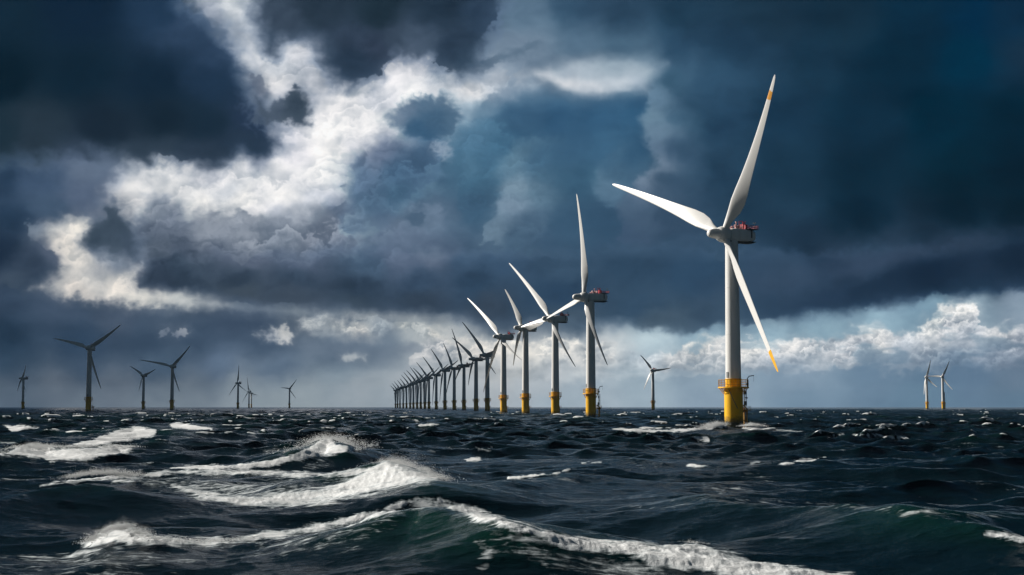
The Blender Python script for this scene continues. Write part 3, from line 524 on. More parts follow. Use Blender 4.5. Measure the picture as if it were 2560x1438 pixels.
# foam lying on the water: outline as seen from the deck, softness, torn edge, grain scale, strength, near and far limit in metres
FOAM = [
 # broken face of the biggest sea
 ([(430,1212),(560,1238),(640,1243),(760,1228),(860,1205),(910,1178),(950,1156),(975,1148),(1010,1160),(1060,1178),(1120,1196),(1060,1206),(1010,1212),(950,1228),(870,1246),(780,1262),(700,1266),(600,1264),(500,1248)], 7, 10, 30, 1.11, 88, 170),
 ([(330,1196),(420,1192),(520,1200),(700,1204),(820,1200),(900,1188),(880,1215),(760,1238),(640,1246),(540,1240),(430,1220),(360,1208)], 14, 22, 40, 0.55, 88, 170),
 ([(280,1206),(380,1184),(430,1179),(520,1173),(620,1174),(720,1180),(820,1184),(900,1172),(940,1172),(900,1190),(800,1191),(650,1188),(540,1186),(450,1183),(390,1190),(320,1203)], 4, 8, 26, 1.10, 110, 190),
 ([(100,1216),(170,1202),(200,1180),(250,1172),(300,1177),(350,1184),(310,1194),(250,1200),(180,1206)], 4, 8, 24, 1.11, 90, 160),
 ([(0,1135),(30,1125),(65,1112),(100,1112),(150,1122),(225,1120),(280,1112),(320,1117),(345,1131),(280,1142),(200,1152),(125,1150),(50,1143)], 4, 8, 24, 1.20, 150, 330),
 ([(165,1118),(225,1100),(260,1087),(300,1075),(340,1065),(390,1075),(390,1085),(350,1098),(280,1108),(210,1119)], 4, 7, 22, 1.30, 200, 520),
 ([(0,1060),(30,1065),(60,1062),(110,1072),(50,1075),(30,1080),(15,1068)], 2, 5, 16, 1.22, 300, 800),
 ([(420,1060),(450,1056),(500,1065),(530,1070),(530,1075),(480,1074),(430,1070)], 2, 4, 16, 1.26, 300, 800),
 ([(590,1163),(675,1150),(740,1135),(780,1115),(810,1095),(825,1090),(840,1110),(870,1115),(873,1130),(820,1136),(770,1146),(725,1155),(675,1166),(600,1174),(450,1176),(425,1170),(500,1163)], 3, 6, 20, 1.20, 140, 300),
 ([(640,1125),(700,1112),(760,1108),(800,1112),(740,1128),(660,1142)], 10, 12, 30, 0.40, 160, 320),
 # long streak of the nearest sea
 ([(205,1360),(240,1340),(270,1320),(300,1308),(340,1320),(380,1340),(450,1345),(525,1345),(600,1345),(700,1330),(800,1310),(900,1285),(975,1265),(1020,1248),(1045,1244),(1000,1270),(925,1300),(825,1320),(750,1335),(625,1356),(500,1366),(400,1364),(300,1358),(225,1363)], 5, 10, 30, 1.08, 50, 100),
 ([(640,1368),(800,1342),(925,1312),(1000,1286),(1030,1266),(950,1312),(850,1346),(750,1364),(650,1372)], 6, 9, 30, 0.62, 50, 100),
 ([(480,1370),(640,1366),(800,1352),(900,1330),(980,1296),(960,1330),(860,1372),(720,1396),(560,1392)], 22, 24, 40, 0.34, 50, 100),
 ([(1020,1252),(1060,1244),(1098,1250),(1102,1266),(1075,1274),(1030,1274)], 5, 6, 20, 0.62, 50, 100),
 ([(1096,1250),(1150,1262),(1200,1278),(1250,1295),(1290,1307),(1400,1338),(1520,1352),(1640,1364),(1740,1361),(1800,1378),(1900,1405),(2000,1420),(2120,1436),(2170,1450),(1900,1450),(1820,1436),(1700,1418),(1600,1398),(1500,1384),(1400,1361),(1280,1328),(1200,1308),(1120,1270)], 6, 11, 34, 1.08, 50, 100),
 ([(1150,1290),(1250,1320),(1330,1350),(1430,1376),(1560,1408),(1700,1440),(1760,1460),(1560,1460),(1440,1420),(1330,1390),(1240,1350)], 18, 24, 46, 0.48, 50, 100),
 ([(1190,1360),(1220,1352),(1240,1380),(1226,1420),(1200,1450),(1180,1440),(1205,1400)], 6, 16, 26, 0.50, 40, 100),
 ([(1330,1380),(1480,1402),(1660,1440),(1500,1450),(1380,1430)], 24, 26, 40, 0.40, 40, 100),
 # lower left froth
 ([(-20,1420),(120,1390),(240,1372),(380,1374),(500,1390),(460,1420),(300,1440),(100,1450),(-20,1450)], 30, 34, 40, 0.38, 40, 100),
 ([(200,1395),(225,1378),(240,1395),(225,1415),(205,1412)], 8, 14, 24, 0.45, 40, 100),
 # wash round the near turbine
 ([(1530,1074),(1560,1069),(1600,1074),(1660,1075),(1720,1072),(1770,1065),(1790,1056),(1808,1054),(1808,1070),(1760,1074),(1690,1081),(1630,1083),(1560,1078)], 2, 4, 18, 1.30, 330, 720),
 ([(1855,1066),(1875,1056),(1892,1062),(1915,1066),(1938,1070),(1890,1076),(1855,1074)], 2, 4, 16, 1.30, 330, 720),
 ([(1938,1070),(1975,1074),(2010,1079),(1985,1080),(1940,1076)], 2, 4, 16, 0.60, 330, 720),
 ([(1727,1094),(1750,1089),(1774,1094),(1772,1105),(1745,1103)], 2, 4, 14, 1.22, 240, 500),
 ([(2130,1085),(2180,1086),(2270,1093),(2262,1096),(2180,1091),(2130,1089)], 2, 4, 14, 1.18, 250, 600),
 ([(2068,1092),(2108,1083),(2112,1086),(2072,1095)], 2, 3, 12, 1.18, 250, 600),
 ([(1945,1162),(2010,1147),(2070,1142),(2030,1152),(1960,1163)], 2, 5, 16, 1.09, 150, 400),
 ([(1706,1165),(1730,1160),(1770,1165),(1740,1171)], 2, 4, 14, 1.12, 140, 400),
 ([(1868,1160),(1890,1152),(1903,1154),(1880,1163)], 2, 5, 12, 0.60, 140, 400),
 ([(2460,1338),(2505,1331),(2580,1345),(2580,1360),(2525,1352),(2480,1343)], 4, 10, 26, 1.08, 60, 130),
 ([(1452,1156),(1510,1152),(1500,1158),(1455,1160)], 2, 4, 14, 0.60, 140, 400),
 ([(1270,1192),(1370,1185),(1425,1174),(1390,1186),(1330,1196),(1270,1198)], 2, 5, 18, 0.98, 100, 220),
 ([(1360,1190),(1450,1195),(1460,1206),(1400,1205)], 10, 14, 24, 0.45, 100, 220),
 ([(1800,1252),(1950,1252),(2040,1250),(2120,1258),(2300,1276),(2500,1292),(2300,1290),(2120,1268),(1950,1260),(1830,1258)], 7, 12, 24, 0.42, 70, 150),
 ([(1825,1218),(1850,1216),(1866,1224),(1835,1226)], 3, 6, 16, 0.70, 80, 220),
 ([(1780,1222),(1820,1222),(1810,1230),(1790,1230)], 4, 8, 16, 0.50, 80, 220),
 ([(1975,1289),(2010,1286),(1990,1293)], 2, 5, 14, 0.60, 60, 220),
 ([(1160,1148),(1200,1142),(1206,1152),(1170,1156)], 2, 5, 14, 1.12, 150, 400),
 ([(905,1112),(950,1106),(945,1114),(910,1118)], 2, 5, 14, 0.98, 150, 500),
 ([(1190,1118),(1230,1120),(1230,1130),(1195,1126)], 2, 6, 14, 0.60, 150, 500),
 ([(2290,1242),(2440,1245),(2440,1250),(2300,1248)], 3, 8, 14, 0.35, 80, 300),
 ([(1010,1050),(1040,1048),(1050,1054),(1015,1055)], 1.5, 3, 12, 1.22, 400, 1200),
 ([(1040,1058),(1100,1060),(1095,1064),(1050,1062)], 1.5, 3, 12, 0.98, 400, 1200),
 ([(0,1100),(40,1104),(60,1110),(0,1112)], 3, 6, 14, 0.50, 200, 600),
]

def build_sea():
    az, r = sea_axes(); na, nr = len(az), len(r)
    A, Rr = np.meshgrid(az, r)
    X = Rr*np.sin(A); Y = Rr*np.cos(A)
    Z = np.zeros_like(X); DX = np.zeros(X.shape, np.float32); DY = np.zeros(X.shape, np.float32)
    X32 = X.astype(np.float32); Y32 = Y.astype(np.float32)
    dr = np.gradient(r)
    near = sstep(60, 420, r)                     # the hand-placed seas rule close by
    envn = 1 + .35*fbm(X32/160, Y32/220, 3, 5)
    for kx, ky, a, ph, lam in WAVES:
        att = np.clip((lam/dr - 2.2)/2.5, 0, 1)*(.5 + .5*near if lam > 42 else ((.80 + .4*near) if lam > 14 else (.5 + .7*near)))
        rows = np.nonzero(att > .01)[0]
        if len(rows) == 0: continue
        sl = slice(rows[0], rows[-1]+1)
        p = (kx*X[sl] + ky*Y[sl] + ph)
        p = np.remainder(p, 2*math.pi).astype(np.float32)
        aa = (a*att[sl, None]).astype(np.float32)
        Z[sl] += aa*np.cos(p)
        s = np.sin(p)*aa*1.3; k = math.hypot(kx, ky)
        DX[sl] -= s*(kx/k); DY[sl] -= s*(ky/k)
    Z = Z*envn; DX *= envn; DY *= envn
    bgZ = Z.copy()
    sig = .62
    # big crests
    slump = np.zeros_like(Z)
    for pts, wf, wb, *dip in CRESTS:
        ln = [at(px, py, z) for px, py, z in pts]
        line = catmull([(p.x, p.y, p.z) for p in ln], 7)
        d0 = float(np.hypot(line[:,0], line[:,1]).mean())
        idx, t, fr, h = near_line(X, Y, line, 4.5*max(wf, wb))
        e = .6*max(1, d0/120); k = .5+.5*fr                    # k: 1 in front of the crest, 0 behind it
        wid = wb + (wf-wb)*k
        f = np.exp(-(np.sqrt(t*t+e*e)-e)/wid)
        tr = np.exp(-((t-2.3*wf)/(1.3*wf))**2)*k
        w = np.exp(-(t/(1.5*wid))**2)
        Z[idx] = Z[idx]*(1-.62*w) + h*f - (dip[0] if dip else .42)*h*tr
        # crests lean over towards the viewer
        DY[idx] = DY[idx]*(1-.6*w) - (.3*h*np.exp(-(t/(.6*wf))**2)).astype(np.float32)
        DX[idx] = DX[idx]*(1-.6*w)
    # trough where the near turbine stands
    tb = at(1831, 1071, -1.3)
    hol = np.exp(-(((X-tb.x)/34)**2 + ((Y-tb.y+30)/72)**2))
    Z = Z*(1-.6*hol) - 2.2*hol
    X = X + DX; Y = Y + DY
    Xf = X.astype(np.float32); Yf = Y.astype(np.float32)
    # small chop
    nearm = Rr < 700
    rows = np.nonzero(r < 700)[0]; sl = slice(0, rows[-1]+1)
    cx = np.nonzero((az > R(-27)) & (az < R(27)))[0]; sa = slice(cx[0], cx[-1]+1)
    fade = (1-sstep(250, 700, r[sl]))[:, None]
    wx = Xf[sl, sa]; wy = Yf[sl, sa]
    wind = fbm(wx/14, wy/8, 4, 201, .45)*.20 + (billow(wx/6.5, wy/3.2, 3, 211, .4)-.55)*.16 + fbm(wx/1.5, wy/1.0, 3, 215)*.02
    Z[sl, sa] += wind*fade
    # foam amount
    foam = np.zeros(Z.shape, np.float32)
    dzc = Z - CAMH
    dep = Y*CP + dzc*SP; up = -Y*SP + dzc*CP
    ok = dep > 1
    U = np.where(ok, 1280 + F*X/np.where(ok, dep, 1), -9999).astype(np.float32)
    V = np.where(ok, 719 - F*up/np.where(ok, dep, 1), -9999).astype(np.float32)
    torn_all = None
    for poly, s, amp, sc, st, d0, d1 in FOAM:
        us = [p[0] for p in poly]; vs = [p[1] for p in poly]; m = 2*s+amp+8
        rsel = (r > d0-10) & (r < d1+10)
        box = (U > min(us)-m) & (U < max(us)+m) & (V > min(vs)-m) & (V < max(vs)+m) & rsel[:, None]
        idx = np.nonzero(box)
        if len(idx[0]) == 0: continue
        u = U[idx]; v = V[idx]; x = Xf[idx]; y = Yf[idx]
        g = float(np.median(Rr[idx]))/3555*sc          # grain in metres
        n = fbm(x/(g*2.2), y/(g*2.6), 5, int(us[0]) % 89, .6)
        d = sdf_poly(u, v, poly) + amp*n
        a = sstep(-s*2.2-1, s*2.0+1, d)*st if d1 < 200 else sstep(-s*1.1, s*1.5, d)*st
        foam[idx] = np.maximum(foam[idx], a)
    # whitecaps on the steepest open-water crests
    slope = (Z - bgZ*0)
    capn = fbm(Xf/30, Yf/26, 4, 401); cap2 = fbm(Xf/6, Yf/6, 3, 409)
    zz = bgZ/sig
    cap = sstep(2.92, 3.5, .95*zz + 1.0*capn + 1.0*cap2 + .3*fbm(Xf/1.8, Yf/2.4, 2, 415) + .2*sstep(900, 2500, Rr))*1.35
    far = sstep(110, 420, Rr)
    cap = cap*far; foam = np.maximum(foam, cap.astype(np.float32))
    Z += .22*np.clip(cap, 0, 1)*sstep(300, 900, Rr)
    # thin foam and spray over the windward backs of the near crests
    vein = sstep(.30, .62, fbm(Xf/7, Yf/16, 5, 431) + .3*fbm(Xf/60, Yf/60, 2, 433))*(.20 + .16*sstep(6, -14, Xf))
    foam = np.maximum(foam, (vein*(1-sstep(250, 600, Rr))).astype(np.float32))
    for bx, by, br in BASES:                       # wash round every foundation near enough to show it
        m = np.nonzero(((X-bx)**2 + (Y-by)**2) < (br*7)**2)
        if len(m[0]) == 0: continue
        dx_ = X[m]-bx; dy_ = Y[m]-by; dd = np.hypot(dx_-.6*br*0, dy_)
        nn_ = fbm(Xf[m]/3, Yf[m]/3, 3, 441)
        ring = np.exp(-np.maximum(dd-br*1.05, 0)/(br*(.75+.6*nn_)))
        wake = np.exp(-(dy_/(br*.9))**2)*np.exp(-np.abs(dx_-br*2)/(br*2.6))*.75
        foam[m] = np.maximum(foam[m], np.clip(ring*1.1 + wake*(.3+nn_), 0, 1).astype(np.float32))
        Z[m] += .35*np.exp(-(np.maximum(dd-br, 0)/(br*.5))**2)*(.5+.8*nn_)
    foam = np.where((np.degrees(A) > -40) & (np.degrees(A) < 40), foam, 0)
    # thick foam stands up from the water
    lump = (billow(wx/.9, wy/.9, 4, 301) - .4)*.12 + (billow(wx/2.6, wy/2.6, 3, 307)-.4)*.22
    Z[sl, sa] += np.clip(foam[sl, sa]-.45, 0, .6)*lump*(1-sstep(120, 420, r[sl]))[:, None]
    Z[sl, sa] += np.clip(foam[sl, sa]-.5, 0, .5)*.12
    n = na*nr
    co = np.empty((nr, na, 3), np.float32); co[..., 0] = X; co[..., 1] = Y; co[..., 2] = Z
    i = np.arange(nr*na, dtype=np.int32).reshape(nr, na)
    q = np.stack([i[:-1, :-1], i[:-1, 1:], i[1:, 1:], i[1:, :-1]], axis=-1).reshape(-1, 4)
    q = q[:, ::-1]
    me = bpy.data.meshes.new('water')
    me.vertices.add(n); me.vertices.foreach_set('co', co.ravel())
    me.loops.add(q.size); me.loops.foreach_set('vertex_index', q.ravel())
    me.polygons.add(len(q)); me.polygons.foreach_set('loop_start', np.arange(0, q.size, 4, dtype=np.int32))
    me.polygons.foreach_set('use_smooth', np.ones(len(q), bool))
    me.update(calc_edges=True)
    at_ = me.attributes.new('foam', 'FLOAT', 'POINT'); at_.data.foreach_set('value', foam.ravel().astype(np.float32))
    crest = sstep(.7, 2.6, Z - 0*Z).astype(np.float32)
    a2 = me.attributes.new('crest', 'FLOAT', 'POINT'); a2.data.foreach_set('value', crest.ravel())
    ob = bpy.data.objects.new('water', me); col.objects.link(ob)
    ob['kind'] = 'structure'; ob['label'] = 'dark stormy sea with white breaking crests'
    me.materials.append(sea_material())
    print('SEA', nr, na, 'zstd', float(bgZ[(Rr > 500) & (Rr < 1500)].std()))
    return ob, az, r, Z, U, V

def sea_material():
    m, nt, b, N, L = new_mat('sea_water')
    tc = N('ShaderNodeTexCoord')
    def noise(scale, vec, detail=5, rough=.6, dist=0.0):
        mp = N('ShaderNodeMapping'); mp.inputs['Scale'].default_value = vec; L(tc.outputs['Object'], mp.inputs[0])
        n = N('ShaderNodeTexNoise'); n.inputs['Scale'].default_value = scale; n.inputs['Detail'].default_value = detail
        n.inputs['Roughness'].default_value = rough; n.inputs['Distortion'].default_value = dist; L(mp.outputs[0], n.inputs['Vector']); return n.outputs[0]
    def M(op, a, b_=None, c=None, clamp=False):
        n = N('ShaderNodeMath'); n.operation = op; n.use_clamp = clamp
        for i, s in enumerate((a, b_, c)):
            if s is None: continue
            if isinstance(s, (int, float)): n.inputs[i].default_value = s
            else: L(s, n.inputs[i])
        return n.outputs[0]
    def rng(x, a, b_, c=0.0, d=1.0):
        n = N('ShaderNodeMapRange'); n.interpolation_type = 'SMOOTHSTEP'; L(x, n.inputs[0])
        for i, s in enumerate((a, b_, c, d)): n.inputs[i+1].default_value = s
        return n.outputs[0]
    fa = N('ShaderNodeAttribute'); fa.attribute_name = 'foam'; foam = fa.outputs['Fac']
    ca = N('ShaderNodeAttribute'); ca.attribute_name = 'crest'; crest = ca.outputs['Fac']
    grain = noise(1.7, (.5, 1.0, 1.0), 7, .70, .5)
    streak = noise(.6, (.17, 1.7, 1.0), 7, .70, .5)
    gmix = M('ADD', M('MULTIPLY', grain, .42), M('MULTIPLY', streak, .58))
    vd = N('ShaderNodeVectorMath'); vd.operation = 'ADD'; nd = N('ShaderNodeTexNoise'); nd.inputs['Scale'].default_value = .9; nd.inputs['Detail'].default_value = 4
    mpv = N('ShaderNodeMapping'); mpv.inputs['Scale'].default_value = (.7, 1.2, 1.0); L(tc.outputs['Object'], mpv.inputs[0])
    L(tc.outputs['Object'], nd.inputs['Vector']); L(mpv.outputs[0], vd.inputs[0]); L(nd.outputs['Color'], vd.inputs[1])
    vo = N('ShaderNodeTexVoronoi'); vo.feature = 'DISTANCE_TO_EDGE'; vo.inputs['Scale'].default_value = 1.1; L(vd.outputs[0], vo.inputs['Vector'])
    lace = rng(vo.outputs['Distance'], .0, .20, 1.0, 0.0)
    k = M('ADD', M('MULTIPLY', foam, 1.2), M('ADD', M('MULTIPLY', M('SUBTRACT', gmix, .5), 3.6), M('MULTIPLY', M('SUBTRACT', lace, .4), .20)))
    mask = rng(k, .36, 1.02)
    mask = M('MULTIPLY', mask, rng(foam, .04, .22), clamp=True)
    # water body
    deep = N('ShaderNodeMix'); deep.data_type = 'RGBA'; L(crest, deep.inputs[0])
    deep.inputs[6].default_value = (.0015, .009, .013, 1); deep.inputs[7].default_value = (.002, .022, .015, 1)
    L(deep.outputs[2], b.inputs['Base Color'])
    b.inputs['Roughness'].default_value = .15; b.inputs['IOR'].default_value = 1.333; b.inputs['Specular IOR Level'].default_value = .36
    rip = noise(2.4, (.6, 1.0, 1.0), 6, .62, .3); rip2 = noise(.5, (.6, 1.0, 1.0), 5, .6, .4)
    bp = N('ShaderNodeBump'); bp.inputs['Strength'].default_value = .65; bp.inputs['Distance'].default_value = .17
    L(M('ADD', rip, M('MULTIPLY', rip2, 2.2)), bp.inputs['Height']); L(bp.outputs[0], b.inputs['Normal'])
    # foam
    fb = N('ShaderNodeBsdfPrincipled'); fb.inputs['Roughness'].default_value = .75
    fc = N('ShaderNodeMix'); fc.data_type = 'RGBA'; L(rng(k, .45, 1.5), fc.inputs[0])
    fc.inputs[6].default_value = (.42, .48, .50, 1); fc.inputs[7].default_value = (.84, .85, .84, 1)
    L(fc.outputs[2], fb.inputs['Base Color'])
    b2 = N('ShaderNodeBump'); b2.inputs['Strength'].default_value = .5; b2.inputs['Distance'].default_value = .22
    L(M('ADD', noise(3.2, (1, 1, 1), 7, .7), M('MULTIPLY', streak, 1.2)), b2.inputs['Height']); L(b2.outputs[0], fb.inputs['Normal'])
    mx = N('ShaderNodeMixShader'); L(mask, mx.inputs[0]); L(b.outputs[0], mx.inputs[1]); L(fb.outputs[0], mx.inputs[2])
    L(mx.outputs[0], nt.nodes['Material Output'].inputs['Surface'])
    return m

SEA, SAZ, SR, SZ, SU, SV = build_sea()

# ------------------------------------------------------------------ mesh helpers
class MB:
    def __init__(s): s.v = []; s.f = []
    def add(s, vs, fs):
        o = len(s.v); s.v += [tuple(v) for v in vs]; s.f += [tuple(o+i for i in f) for f in fs]
    def box(s, c, d, rz=0.0, taper=1.0):
        cx, cy, cz = c; dx, dy, dz = d[0]/2, d[1]/2, d[2]/2; vs = []
        for k, z in ((1.0, -dz), (taper, dz)):
            for x, y in ((-dx, -dy), (dx, -dy), (dx, dy), (-dx, dy)):
                x *= k; y *= k
                vs.append((cx + x*math.cos(rz) - y*math.sin(rz), cy + x*math.sin(rz) + y*math.cos(rz), cz + z))
        s.add(vs, [(3,2,1,0), (4,5,6,7), (0,1,5,4), (1,2,6,5), (2,3,7,6), (3,0,4,7)])
    def tube(s, pts, r, n=8):
        P = [Vector(p) for p in pts]; rings = []
        for i, p in enumerate(P):
            t = (P[min(i+1, len(P)-1)] - P[max(i-1, 0)]).normalized()
            a = t.orthogonal().normalized() if i == 0 else (a - t*a.dot(t)).normalized()
            b = t.cross(a); rr = r[i] if isinstance(r, (list, tuple)) else r
            rings.append([p + (a*math.cos(2*math.pi*k/n) + b*math.sin(2*math.pi*k/n))*rr for k in range(n)])
        vs = [v for ring in rings for v in ring]; fs = []
        for i in range(len(P)-1):
            for k in range(n):
                fs.append((i*n+k, i*n+(k+1) % n, (i+1)*n+(k+1) % n, (i+1)*n+k))
        fs.append(tuple(reversed(range(n)))); fs.append(tuple((len(P)-1)*n+k for k in range(n)))
        s.add(vs, fs)
    def lathe(s, prof, n=48, axis='z', c=(0, 0, 0)):
        vs = []; fs = []
        for (r, h) in prof:
            for k in range(n):
                a = 2*math.pi*k/n; x, y = r*math.cos(a), r*math.sin(a)
                vs.append((c[0]+x, c[1]+y, c[2]+h) if axis == 'z' else (c[0]+x, c[1]+h, c[2]-y))
        for i in range(len(prof)-1):
            for k in range(n):
                fs.append((i*n+k, i*n+(k+1) % n, (i+1)*n+(k+1) % n, (i+1)*n+k))
        fs.append(tuple(reversed(range(n)))); fs.append(tuple((len(prof)-1)*n+k for k in range(n)))
        s.add(vs, fs)
    def ring(s, r, z, t, n=40):
        s.tube([(r*math.cos(2*math.pi*k/n), r*math.sin(2*math.pi*k/n), z) for k in range(n+1)], t, 6)
    def mesh(s, name, mat, smooth=False, angle=None):
        me = bpy.data.meshes.new(name); me.from_pydata(s.v, [], s.f); me.update()
        import bmesh
        bm = bmesh.new(); bm.from_mesh(me); bmesh.ops.recalc_face_normals(bm, faces=bm.faces); bm.to_mesh(me); bm.free()
        if smooth:
            for p in me.polygons: p.use_smooth = True
            me.set_sharp_from_angle(angle=R(angle or 35))
        me.materials.append(mat); return me
    def build(s, name, mat, parent=None, smooth=False, angle=None):
        o = bpy.data.objects.new(name, s.mesh(name, mat, smooth, angle)); col.objects.link(o); o.parent = parent; return o

def tag(o, label=None, cat=None, group=None, kind=None):
    for k, v in (('label', label), ('category', cat), ('group', group), ('kind', kind)):
        if v: o[k] = v

# ------------------------------------------------------------------ turbine
BLADE_L = 60.0
def blade_mesh(name, mat, fat=1.0, sections=34, n=28):
    tab = [(0,3.0,3.0,0),(.03,3.0,3.0,0),(.08,3.6,2.6,16),(.14,4.9,1.9,20),(.20,5.9,1.45,17),(.27,5.7,1.15,13),(.36,4.8,.88,9),(.48,3.9,.66,6),(.62,3.1,.48,3),(.76,2.4,.34,1.5),(.88,1.8,.24,.5),(.95,1.35,.18,0),(.985,.95,.13,0),(1.0,.35,.07,0)]
    T = np.array(tab); mb = MB(); vs = []
    ss = np.unique(np.concatenate([np.linspace(0, 1, sections)**1.0, T[:, 0]]))
    for s in ss:
        ch = np.interp(s, T[:,0], T[:,1]); th = np.interp(s, T[:,0], T[:,2]); tw = R(np.interp(s, T[:,0], T[:,3]))
        k = min(max((s-.03)/.12, 0), 1); k = k*k*(3-2*k)
        ch = ch*(1+(fat-1)*k) if s < .97 else ch*fat
        z = 1.3 + s*(BLADE_L-1.3); bend = -2.4*s**2.2; sweep = .9*math.sin(s*math.pi)*k
        for i in range(n):
            a = 2*math.pi*i/n
            cxr, cyr = ch/2*math.cos(a), th/2*math.sin(a)
            xa = .5*(1+math.cos(a)); t = 5*(.2969*math.sqrt(max(xa,0))-.126*xa-.3516*xa*xa+.2843*xa**3-.1015*xa**4)
            ax = (xa-.36)*ch; ay = t*th*(1 if a < math.pi else -.75) + .05*th
            x = cxr*(1-k)+ax*k; y = cyr*(1-k)+ay*k
            vs.append((x*math.cos(tw)-y*math.sin(tw)+sweep, x*math.sin(tw)+y*math.cos(tw)+bend, z))
    m = len(ss); fs = []
    for i in range(m-1):
        for k in range(n):
            fs.append((i*n+k, i*n+(k+1) % n, (i+1)*n+(k+1) % n, (i+1)*n+k))
    fs.append(tuple(reversed(range(n)))); fs.append(tuple((m-1)*n+k for k in range(n)))
    mb.add(vs, fs); return mb.mesh(name, mat, True, 60)

def arc(r, z, a0, a1, n=24): return [(r*math.cos(R(a0+(a1-a0)*k/n)), r*math.sin(R(a0+(a1-a0)*k/n)), z) for k in range(n+1)]

def make_turbine_meshes(fine):
    P = {}
    seg = 64 if fine else 28
    fr = 4.15 if fine else 3.65; pr = 6.7 if fine else 5.5
    m = MB(); m.lathe([(fr,-9),(fr,15.2),(fr+.15,15.25),(fr+.15,15.7),(fr,15.75),(fr,16.6),(3.62,16.9),(3.62,20.6),(3.72,20.62),(3.72,20.9),(3.5,20.92)], seg)
    P['foundation'] = m.mesh('foundation', M_YELLOW, True, 30)
    # tower with faint flanges between its sections
    prof = [(3.5, 20.9)]
    for a, b in ((20.9, 41), (41, 62), (62, 83.2)):
        ra = 3.5 - (a-20.9)/62.3*.62; rb = 3.5 - (b-20.9)/62.3*.62
        prof += [(ra, a+.05), (rb, b-.16)]
        if b < 80: prof += [(rb+.07, b-.12), (rb+.07, b+.04)]
    prof += [(2.88, 83.2), (2.6, 83.3), (2.6, 84.0)]
    m = MB(); m.lathe(prof, seg); P['tower'] = m.mesh('tower', M_WHITE, True, 30)
    m = MB(); m.box((0, -3.52, 22.6), (1.1, .22, 2.6)); P['tower_door'] = m.mesh('tower_door', M_GREY)
    # working platform: deck ring, edge beam, brackets
    m = MB(); m.lathe([(3.66,16.95),(pr,16.95),(pr,17.25),(3.66,17.25)], seg)
    m.ring(pr+.05, 16.85, .28, seg)
    for k in range(10):
        a = R(36*k+9); c, s_ = math.cos(a), math.sin(a)
        m.tube([((pr-.2)*c, (pr-.2)*s_, 16.8), ((fr+.05)*c, (fr+.05)*s_, 13.9)], .16, 6)
    P['work_platform'] = m.mesh('work_platform', M_YELLOW)
    m = MB(); nn = 28
    for k in range(nn):
        a = 2*math.pi*k/nn; m.tube([((pr-.05)*math.cos(a), (pr-.05)*math.sin(a), 17.2), ((pr-.05)*math.cos(a), (pr-.05)*math.sin(a), 20.4)], .085, 5)
    for z in (18.2, 19.3, 20.4): m.ring(pr-.05, z, .07 if z < 20 else .1, nn)
    P['railing'] = m.mesh('railing', M_YELLOW_DARK)
    # boat landing: two fenders, rungs, ladder and resting platform
    m = MB()
    for x in (-1.1, 1.1):
        m.tube([(x, 6.2, -7), (x, 6.2, 7.5), (x, 4.4, 9.0)], .34, 8)
        for z in (-2, 2.2, 6.2): m.tube([(x, 4.0, z), (x, 6.2, z)], .24, 6)
    for i in range(24): m.tube([(-.4, 5.7, -2+i*.8), (.4, 5.7, -2+i*.8)], .06, 5)
    for x in (-.4, .4): m.tube([(x, 5.7, -3), (x, 5.7, 17)], .09, 6)
    P['boat_landing'] = m.mesh('boat_landing', M_YELLOW_DARK)
    m = MB(); m.box((0, 5.9, 6.9), (5.2, 3.2, .3)); m.box((0, 5.9, 6.5), (.4, 3.0, .6))
    for x in (-2.5, -1.2, 1.2, 2.5):
        for y in (4.6, 7.4): m.tube([(x, y, 7), (x, y, 8.5)], .08, 5)
    for z in (7.8, 8.5):
        m.tube([(-2.5, 4.6, z), (-2.5, 7.4, z), (2.5, 7.4, z), (2.5, 4.6, z)], .07, 5)
    P['rest_platform'] = m.mesh('rest_platform', M_YELLOW_DARK)
    # safety cage, cabinets and pipes hanging by the ladder
    m = MB()
    for i in range(9):
        z = 8.8 + i*.95
        m.tube([(.75*math.cos(R(a)), 6.1+.75*math.sin(R(a)), z) for a in range(-10, 200, 30)], .07, 5)
    for a in (10, 50, 90, 130, 170):
        m.tube([(.75*math.cos(R(a)), 6.1+.75*math.sin(R(a)), 8.6), (.75*math.cos(R(a)), 6.1+.75*math.sin(R(a)), 16.8)], .05, 5)
    m.box((1.2, 5.4, 14.6), (.8, .8, 1.6)); m.box((1.0, 6.2, 12.3), (1.0, .7, .5)); m.box((1.5, 5.2, 9.9), (.9, 1.1, 1.9))
    P['ladder_cage'] = m.mesh('ladder_cage', M_GREY)
    m = MB(); m.tube([(3.4, 5.2, 17.2), (3.4, 5.2, 21.0), (3.9, 5.8, 22.0), (5.4, 7.4, 22.3)], .2, 8); m.tube([(5.3, 7.3, 22.3), (5.3, 7.3, 19.6)], .05, 5); m.box((3.4, 5.2, 18.4), (.8, .8, .9))
    P['davit_crane'] = m.mesh('davit_crane', M_DARK)
    m = MB(); m.tube([(-4.9+.0, -3.9, 16.8), (-3.7, -4.3, 14.6), (-2.4, -4.35, 11.5), (-1.0, -4.4, 8.9), (-.3, -4.45, 7.6)], .13, 6)
    P['slanted_tube'] = m.mesh('slanted_tube', M_DARK)  # thin dark tube slanting down the foundation
    # nacelle, along +y behind the rotor
    m = MB(); vs = []; fs = []
    prof = [(-2.2, 2.2, 2.0), (-1.2, 3.0, 2.75), (1.5, 3.25, 3.0), (6, 3.2, 2.9), (10.6, 2.9, 2.6), (12.2, 2.4, 1.9)]
    nn = 24
    for y, hx, hz in prof:
        for k in range(nn):
            a = 2*math.pi*k/nn; c, s_ = math.cos(a), math.sin(a); e = .42
            vs.append((hx*abs(c)**e*(1 if c > 0 else -1)*.98, y, hz*abs(s_)**e*(1 if s_ > 0 else -1)))
